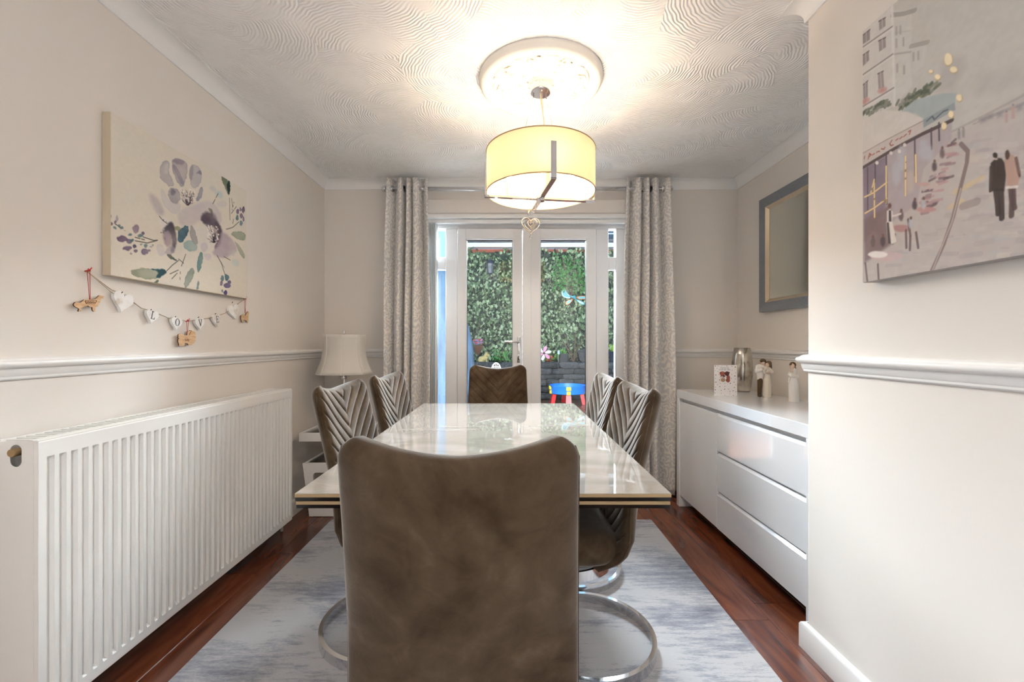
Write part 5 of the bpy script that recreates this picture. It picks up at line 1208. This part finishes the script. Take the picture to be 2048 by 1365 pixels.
for y0 in (ay0, ay1-.02):
    outer = [(-1.328, .345), (ax1, .345), (ax1-.03, .004), (-1.285, .004)]
    hl = [(a_, b_) for a_, b_ in rrect(-1.262, ax1-.075, .078, .285, .022, 4)]
    obj('end_frame', rel(plate(outer, [hl], .02, 'xz', y0), o_), 'white_satin', st_)
obj('shelf_rail', rel(add(box(-1.326, -1.308, ay0+.02, ay1-.02, .31, .345, .002, 1), box(ax1-.02, ax1-.002, ay0+.02, ay1-.02, .31, .345, .002, 1)), o_), 'white_satin', st_)
obj('base_rail', rel(add(box(-1.285, -1.265, ay0+.02, ay1-.02, .01, .07, .002, 1), box(ax1-.052, ax1-.032, ay0+.02, ay1-.02, .01, .07, .002, 1)), o_), 'white_satin', st_)
obj('glass_shelf', rel(box(-1.308, ax1-.02, ay0+.018, ay1-.018, .335, .341), o_), 'shelf_glass', st_)
for xx in (-1.27, ax1-.05):
    for yy in (ay0+.01, ay1-.01):
        obj('foot', rel(lathe([(.008, 0), (.009, .004), (.006, .005)], 12, (xx, yy, 0)), o_), 'steel', st_)
lp = thing('table_lamp', 'white bell shade table lamp with crystal stem on the corner side table', 'lamp', (-1.143, 3.05, .54))
obj('base', lathe([(.001, 0), (.062, 0), (.062, .008), (.056, .014), (.03, .018), (.012, .024), (.001, .024)], 32), 'chrome', lp, smooth=True, angle=40)
for z in (.075, .165, .25):
    obj('crystal_ball', sphere((0, 0, z), .04 if z < .2 else .032, 12, 8), 'crystal', lp)
    obj('collar', lathe([(.012, z+.036), (.018, z+.04), (.018, z+.046), (.012, z+.05)], 16), 'chrome', lp)
obj('stem', lathe([(.006, .02), (.006, .655)], 12), 'chrome', lp)
obj('lamp_holder', lathe([(.016, .33), (.019, .335), (.019, .38), (.016, .385)], 16), 'chrome', lp)
obj('crystal_collar', add(*[sphere((.03*math.cos(2*PI*k/6), .03*math.sin(2*PI*k/6), .352), .008, 8, 6) for k in range(6)]), 'crystal', lp)
def bell(n=8, per=6):
    zs_ = np.linspace(0, 1, 14); v = []; nn = n*per
    for t in zs_:
        r = .187-.060*t-.030*math.sin(PI*t)*.62+.016*t*t
        for k in range(n):
            for q in range(per):
                a = 2*PI*(k+q/per)/n+.25; mid = math.cos((q/per-.5)*2*PI/n)/math.cos(PI/n)
                rr = r*(1+.028*(1-abs(2*q/per-1))*-1+.0)
                v.append((rr*math.cos(a), rr*math.sin(a), .367+.27*t))
    return v, grid_faces(nn, len(zs_), True)
sh = obj('lamp_shade', bell(), 'table_lamp_shade', lp, smooth=True)
so = sh.modifiers.new('cloth', 'SOLIDIFY'); so.thickness = .002
obj('shade_seam', add(*[tube([((.187-.060*t-.030*math.sin(PI*t)*.62+.016*t*t+.0008)*math.cos(2*PI*k/8+.25), (.187-.060*t-.030*math.sin(PI*t)*.62+.016*t*t+.0008)*math.sin(2*PI*k/8+.25), .367+.27*t) for t in np.linspace(0, 1, 12)], .0013, 5) for k in range(8)]), 'lamp_linen', lp)
obj('harp_spider', add(*[tube([(0, 0, .632), (.135*math.cos(a), .135*math.sin(a), .632)], .0018, 5) for a in (0, 2.09, 4.19)]), 'steel', lp)
obj('finial', lathe([(.004, .636), (.008, .641), (.008, .648), (.005, .652), (.006, .664), (.002, .668)], 12), 'chrome', lp, smooth=True)

# ------------------------------------------------------------------ the garden
GZ = -.03
tag(obj('ground', box(-30, 30, 3.7, 60, GZ-.2, GZ-.04), 'ground'), 'garden ground outside the doors', kind='structure')
pt = tag(obj('patio', box(-4, 5, 3.66, 9.0, GZ-.05, GZ-.012), 'deck'), 'brown timber patio decking outside the doors', kind='structure')
dbm = mesh_data('deck_board', box(-4.5, 4.5, 0, .138, -.024, 0, .003, 1), 'deck')
for k in range(37): link('deck_board', dbm, pt, (.5, 3.68+k*.143, GZ))
# dry stone retaining wall, one object per stone
gw = tag(obj('garden_wall', box(-3, 5, 9.10, 9.35, GZ-.05, .70), 'soil'), 'dark dry stone retaining wall at the end of the garden', kind='structure')
z = GZ; r_ = 0
stone_meshes = []
for k in range(6):
    bm = bmesh.new(); bmesh.ops.create_cube(bm, size=1); bmesh.ops.bevel(bm, geom=bm.edges[:], offset=.16, segments=1, affect='EDGES')
    for v_ in bm.verts: v_.co += Vector((random.uniform(-.05, .05), random.uniform(-.08, .08), random.uniform(-.07, .07)))
    stone_meshes.append(mesh_data('stone', from_bm(bm), 'stone', True, 50))
while z < .69:
    hgt = random.uniform(.10, .15); hgt = min(hgt, .735-z)
    x = -1.9+random.uniform(0, .3)
    while x < 3.2:
        wd = random.uniform(.24, .55)
        s = link('stone', stone_meshes[random.randrange(6)], gw, (x+wd/2, 9.07+random.uniform(-.03, .03), z+hgt/2)); s.scale = (wd*1.02, .16, hgt*1.04)
        x += wd
    z += hgt; r_ += 1
tag(obj('planting_bed', box(-3, 5, 9.14, 9.75, .55, .715), 'soil'), 'dark soil of the raised bed behind the stone wall', kind='structure')
# neighbouring building
HB = 9.72
bd = thing('outbuilding', 'brick outbuilding with white fascia and dark roof behind the ivy', 'building', (1.5, HB+1.5, GZ))
o_ = (1.5, HB+1.5, GZ); ez = CAMZ+191*HB/F
obj('wall', rel(box(-1.25, 6, HB, HB+3, GZ, ez-.02), o_), 'brick', bd)
obj('fascia', rel(box(-1.3, 6.1, HB-.18, HB+.02, ez-.01, ez+.085), o_), 'white_paint', bd)
gut = [(.06*math.cos(a), .06*math.sin(a)) for a in np.linspace(PI, 2*PI, 9)]+[(.052*math.cos(a), .052*math.sin(a)) for a in np.linspace(2*PI, PI, 9)]
obj('gutter', rel(xf(tube([(-1.32, HB-.24, ez+.13), (6.1, HB-.24, ez+.13)], 0, prof=gut), Matrix.Identity(4)), o_), 'gutter', bd)
obj('roof', rel((lambda p: (p, [(0, 1, 2, 3), (4, 7, 6, 5), (0, 4, 5, 1), (1, 5, 6, 2), (2, 6, 7, 3), (3, 7, 4, 0)]))([(-1.35, HB-.25, ez+.12), (6.1, HB-.25, ez+.12), (6.1, HB+3, ez+1.5), (-1.35, HB+3, ez+1.5), (-1.35, HB-.25, ez+.17), (6.1, HB-.25, ez+.17), (6.1, HB+3, ez+1.56), (-1.35, HB+3, ez+1.56)]), o_), 'slate', bd)
obj('roof_flashing', rel(xf(box(1.9, 6, -.03, .03, 0, .04), Matrix.Translation((0, HB+.22, ez+.345))), o_), 'white_paint', bd)
# ivy: leaves beyond counting
def leaves(n, region, mats, size, lean=.5):
    V_, F_, mi_ = [], [], []
    for k in range(n):
        c = Vector(region()); s = size*random.uniform(.7, 1.25)
        nrm = Vector((random.gauss(0, lean), -1, random.gauss(.35, lean))).normalized(); up = Vector((random.gauss(0, .5), 0, random.choice([-1, -1, 1]))).normalized()
        t = (up-nrm*up.dot(nrm)).normalized(); b_ = nrm.cross(t); o = len(V_)
        fold = .25*s
        V_ += [tuple(c-t*s), tuple(c-b_*s*.75+nrm*fold), tuple(c+t*s), tuple(c+b_*s*.75+nrm*fold), tuple(c-t*.2*s)]
        F_ += [(o, o+4, o+1), (o+4, o+2, o+1), (o, o+3, o+4), (o+4, o+3, o+2)]; m_ = random.choices(range(len(mats)), [q[1] for q in mats])[0]; mi_ += [m_]*4
    return V_, F_, mi_
def leaf_obj(name, n, region, mats, size, parent=None, lean=.5):
    V_, F_, mi_ = leaves(n, region, mats, size, lean)
    me = mesh_data(name, (V_, F_)); 
    for m_, _ in mats: me.materials.append(M[m_])
    me.polygons.foreach_set('material_index', mi_); me.update()
    return link(name, me, parent)
def ivy_region():
    x_ = random.uniform(-1.22, 3.6); z_ = random.uniform(.72, ez-.10+.05*math.sin(x_*5)+random.uniform(-.1, .1)); return (x_, HB-.05-random.uniform(0, .16), z_)
tag(leaf_obj('ivy_screen', 11000, ivy_region, [('leaf_a', 3), ('leaf_b', 4), ('leaf_c', 4)], .042), 'dense ivy leaf screen covering the outbuilding wall', 'ivy', kind='stuff')
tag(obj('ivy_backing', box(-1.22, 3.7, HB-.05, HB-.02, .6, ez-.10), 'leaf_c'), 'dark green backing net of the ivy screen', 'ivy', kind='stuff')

# blue covered hanging chair
cv = thing('covered_egg_chair', 'tall garden egg chair under a blue cover left of the doors', 'garden chair', (-.975, 6.1, GZ))
nu, nv = 48, 30; v = []
for j in range(nv):
    t = j/(nv-1); z = 2.25*t
    r = float(np.interp(t, [0, .1, .3, .5, .62, .75, .86, .94, .985, 1], [.48, .50, .50, .47, .40, .315, .23, .14, .06, .005]))
    for i in range(nu):
        a = 2*PI*i/nu; rr = r*(1+.035*math.sin(7*a+2*t)*(1-t*.6)+.02*math.sin(13*a+9*t))
        v.append((rr*math.cos(a), .8*rr*math.sin(a), z))
obj('cover', (v, grid_faces(nu, nv, True)), 'blue_cover', cv, smooth=True)
obj('cover_hem', tube([(.486*math.cos(2*PI*k/40), .39*math.sin(2*PI*k/40), .012) for k in range(40)], .012, 6, True), 'blue_cover', cv)

# toy water table
wt = thing('toy_water_table', 'round blue toy water table with red legs on the patio', 'toy', (1.115, 8.35, GZ))
obj('basin', lathe([(.30, .20), (.325, .215), (.337, .33), (.352, .345), (.352, .365), (.325, .365), (.31, .30), (.29, .235), (.001, .23)], 48, caps=True), 'toy_blue', wt, smooth=True, angle=50)
for a in (-PI/2-.08, -.12, PI/2+.1, PI+.12):
    ca_, sa_ = math.cos(a), math.sin(a)
    vv = [(x_*1.0, y_, z_) for z_, w_, r0 in ((0, .055, .30), (.22, .042, .25)) for x_, y_ in ((-w_, r0-.03), (w_, r0-.03), (w_, r0+.04), (-w_, r0+.04))]
    rot = Matrix.Rotation(a-PI/2, 4, 'Z')
    obj('leg', xf((vv, [(3, 2, 1, 0), (4, 5, 6, 7), (0, 1, 5, 4), (1, 2, 6, 5), (2, 3, 7, 6), (3, 0, 4, 7)]), rot), 'toy_red', wt)
    obj('clip', xf(add(box(-.045, .045, .325, .362, .285, .355, .006, 1), box(-.037, .037, .31, .35, .205, .27, .006, 1)), rot), 'toy_yellow', wt)

# wall lantern
lc = at(980, 534, 9.5)
ln_ = thing('wall_lantern', 'blue-black wall lantern on the ivy', 'lantern', tuple(lc-Vector((0, 0, .2))))
obj('roof', lathe([(.10, .27), (.09, .29), (.03, .35), (.012, .36), (.012, .39), (.001, .40)], 6), 'iron', ln_)
for k in range(6):
    a = 2*PI*k/6; obj('bar', tube([(.055*math.cos(a), .055*math.sin(a), .06), (.082*math.cos(a), .082*math.sin(a), .27)], .006, 5), 'iron', ln_)
obj('lantern_glass', lathe([(.048, .06), (.074, .265)], 6), 'gutter', ln_)
obj('base', lathe([(.001, 0), (.012, .005), (.02, .03), (.06, .05), (.058, .065), (.001, .065)], 12), 'iron', ln_)
obj('bracket', tube([(0, .02, .03), (0, .10, -.02), (0, .16, .1), (0, .20, .1)], .01, 6), 'iron', ln_)
# dragonfly-like wall ornament
bc = at(1148, 596, 9.45)
bf = thing('butterfly_ornament', 'teal metal butterfly ornament fixed on the ivy', 'ornament', tuple(bc))
def wing(pts, mat, nm_):
    P = chaikin([(a_*.0107, -b_*.0107) for a_, b_ in pts], 2); ctr = (sum(p[0] for p in P)/len(P), sum(p[1] for p in P)/len(P))
    inner = [(ctr[0]+(p[0]-ctr[0])*.72, ctr[1]+(p[1]-ctr[1])*.72) for p in P]
    w_ = obj(nm_, plate(P, [inner], .012, 'xz', -.02), mat, bf); obj('wing_membrane', plate(inner, (), .004, 'xz', -.016), 'pale_glass' if mat == 'teal_glass' else 'teal_glass', w_)
wing([(-2, 0), (-12, -6), (-20, -20), (-26, -14), (-24, -2), (-12, 2)], 'pale_glass', 'wing'); wing([(2, 0), (10, -3), (24, -4), (26, 2), (14, 4)], 'copper', 'wing')
wing([(-2, 2), (-10, 4), (-18, 8), (-16, 16), (-6, 10)], 'copper', 'wing'); wing([(2, 2), (12, 6), (22, 10), (20, 16), (8, 10)], 'teal_glass', 'wing')
obj('body', add(tube([(-.10, -.025, .04), (.0, -.03, 0), (.06, -.025, -.06)], [.012, .03, .01], 8), sphere((0, -.035, .015), .035, 10, 7)), 'teal_glass', bf, smooth=True)

def plant(name, label, cat, c, r, n, mats, size, stems=5, group=None):
    t = thing(name, label, cat, tuple(c), group=group)
    def rg_():
        a, b_, q = random.uniform(0, 2*PI), random.uniform(-.2, 1), random.random()**.5
        return (r[0]*q*math.cos(a), r[1]*q*math.sin(a), r[2]*(.35+.65*b_)*random.uniform(.6, 1))
    leaf_obj('foliage', n, rg_, mats, size, t, .8)
    for k in range(stems):
        a = 2*PI*k/stems; obj('stem', tube([(0, 0, 0), (r[0]*.3*math.cos(a), r[1]*.3*math.sin(a), r[2]*.5), (r[0]*.6*math.cos(a), r[1]*.6*math.sin(a), r[2]*.85)], .008, 5), 'twig', t)
    return t
BZ = .715
plant('climbing_shrub', 'bright green feathery shrub growing up the ivy', 'shrub', at(1142, 600, 9.42), (.40, .10, 1.05), 420, [('leaf_d', 3), ('leaf_b', 1)], .034)
plant('bed_plant', 'small green plant in the raised bed behind the far chair', 'plant', (-.17, 9.32, BZ), (.2, .12, .3), 90, [('leaf_d', 2), ('leaf_b', 1)], .035)
plant('bed_plant', 'yellow-green plant in the raised bed beside the steel garden light', 'plant', (1.12, 9.46, BZ), (.15, .09, .32), 90, [('leaf_e', 1), ('leaf_d', 2)], .03)
plant('bed_plant', 'low russet-leaved plant beside the pink spinner', 'plant', (.86, 9.30, BZ), (.09, .08, .16), 50, [('leaf_d', 1), ('flower_red', 1)], .025)
# bare twiggy shrub
tw = thing('bare_shrub', 'bare twiggy shrub in front of the ivy', 'shrub', (1.36, 9.30, BZ))
for k in range(9):
    a = random.uniform(-.5, .5); h_ = random.uniform(.35, .68); p0 = Vector((0, 0, 0)); p1 = Vector((a*.25, -.02, h_*.5)); p2 = Vector((a*.55+random.uniform(-.05, .05), -.04, h_))
    obj('twig', tube([p0, p1, p2], [.012, .008, .004], 5), 'twig', tw)
# solar light
sl_ = thing('solar_light', 'slim steel solar stake light in the raised bed', 'garden light', (1.04, 9.22, BZ))
obj('stake', tube([(0, 0, 0), (0, 0, .18)], .012, 8), 'steel', sl_); obj('light_head', lathe([(.018, .18), (.026, .185), (.026, .245), (.032, .25), (.032, .26), (.002, .275)], 14), 'pale_glass', sl_); obj('cap', lathe([(.033, .25), (.033, .262), (.002, .278)], 14), 'steel', sl_)
# pink and white spinner
ps = thing('garden_spinner', 'pink and white garden spinner at the edge of the right door pane', 'ornament', (.735, 9.26, BZ))
obj('stake', tube([(0, 0, 0), (0, 0, .2)], .008, 6), 'steel', ps)
for k in range(6):
    a = 2*PI*k/6+.3; pts = chaikin([(0, .2), (.13*math.cos(a-.35), .2+.13*math.sin(a-.35)), (.17*math.cos(a), .2+.17*math.sin(a)), (.10*math.cos(a+.45), .2+.10*math.sin(a+.45))], 1)
    obj('vane', plate(pts, (), .006, 'xz', -.02-.004*k), 'flower_pink' if k % 2 else 'paper', ps)
obj('hub', sphere((0, -.04, .2), .025, 10, 7), 'print_dark', ps)
# flower basket
fb = thing('flower_basket', 'conical woven basket of red and violet flowers by the blue cover', 'flower pot', tuple(at(956, 712, 8.9)))
obj('basket', lathe([(.004, 0), (.05, .06), (.09, .16), (.105, .22), (.095, .22), (.001, .2)], 20), 'basket', fb, smooth=True)
def fl_reg():
    a, q = random.uniform(0, 2*PI), random.random()**.5; return (.10*q*math.cos(a), .10*q*math.sin(a), random.uniform(.20, .33))
leaf_obj('flowers', 110, fl_reg, [('flower_red', 3), ('flower_violet', 3), ('leaf_d', 2)], .02, fb, .9)
for a in (0, PI): obj('chain', tube([(.1*math.cos(a), 0, .22), (.03*math.cos(a), .1, .55), (0, .5, .75)], .004, 5), 'twig', fb)
# ochre animal ornament
oa = thing('stone_dog_ornament', 'ochre stone animal ornament on the garden wall', 'ornament', (-.52, 9.18, BZ))
blob('body', [((-.06, 0, .07), (.07, .06, .07)), ((.02, 0, .10), (.06, .055, .07)), ((.05, -.02, .17), (.05, .05, .045)), ((.09, -.05, .16), (.03, .03, .025)), ((.04, -.02, .21), .014, (.02, -.02, .235), .01), ((.06, -.02, .21), .014, (.075, -.02, .235), .01), ((.05, -.05, .06), .022, (.06, -.06, .012), .02), ((-.04, -.06, .04), .024, (-.01, -.07, .015), .02)], 'ochre_stone', oa, .01)
# boulder, blue pot, white plaque
for px_, sc_, lb in ((1160, (.30, .14, .15), 'large slate boulder on the garden wall behind the toy table'), (1146, (.09, .07, .10), 'round grey stone ball beside the slate boulder')):
    p = at(px_, 715, 9.28); bo = link('boulder', stone_meshes[0 if sc_[0] > .2 else 2], None, (p.x+(.26 if sc_[0] > .2 else -.20), 9.30 if sc_[0] > .2 else 9.22, BZ+sc_[2]*.9)); bo.scale = tuple(2*q for q in sc_); tag(bo, lb, 'stone')
bp_ = thing('plant_pot', 'blue glazed pot with lime plant seen through the right side light', 'plant pot', (2.21, 9.16, BZ+.02))
obj('pot', lathe([(.001, 0), (.10, 0), (.14, .2), (.15, .22), (.13, .22), (.12, .2), (.001, .19)], 24), 'iron', bp_, smooth=True, angle=50)
leaf_obj('foliage', 70, lambda: (random.gauss(0, .07), random.gauss(0, .05), random.uniform(.2, .36)), [('leaf_e', 1)], .03, bp_, .9)
wpq = thing('oval_plaque', 'white openwork oval plaque behind the far dining chair', 'plaque', (-.175, 6.0, .62))
el = lambda a, b_, n=28: [(a*math.cos(2*PI*k/n), b_*math.sin(2*PI*k/n)) for k in range(n)]
wpv = plate(el(.07, .12), [el(.058, .105)], .012, 'xz', 0); obj('rim', move(wpv, (0, 0, .12)), 'white_paint', wpq)
obj('lattice', add(*[tube([(x_, .006, .12-.1*math.sqrt(max(0, 1-(x_/.06)**2))), (x_, .006, .12+.1*math.sqrt(max(0, 1-(x_/.06)**2)))], .004, 5) for x_ in (-.036, -.012, .012, .036)], *[tube([(-.055*math.sqrt(1-(z_/.105)**2), .006, .12+z_), (.055*math.sqrt(1-(z_/.105)**2), .006, .12+z_)], .004, 5) for z_ in (-.06, -.02, .02, .06)]), 'white_paint', wpq)
obj('post', tube([(0, .006, .0), (0, .006, GZ-.62)], .012, 8), 'white_paint', wpq)
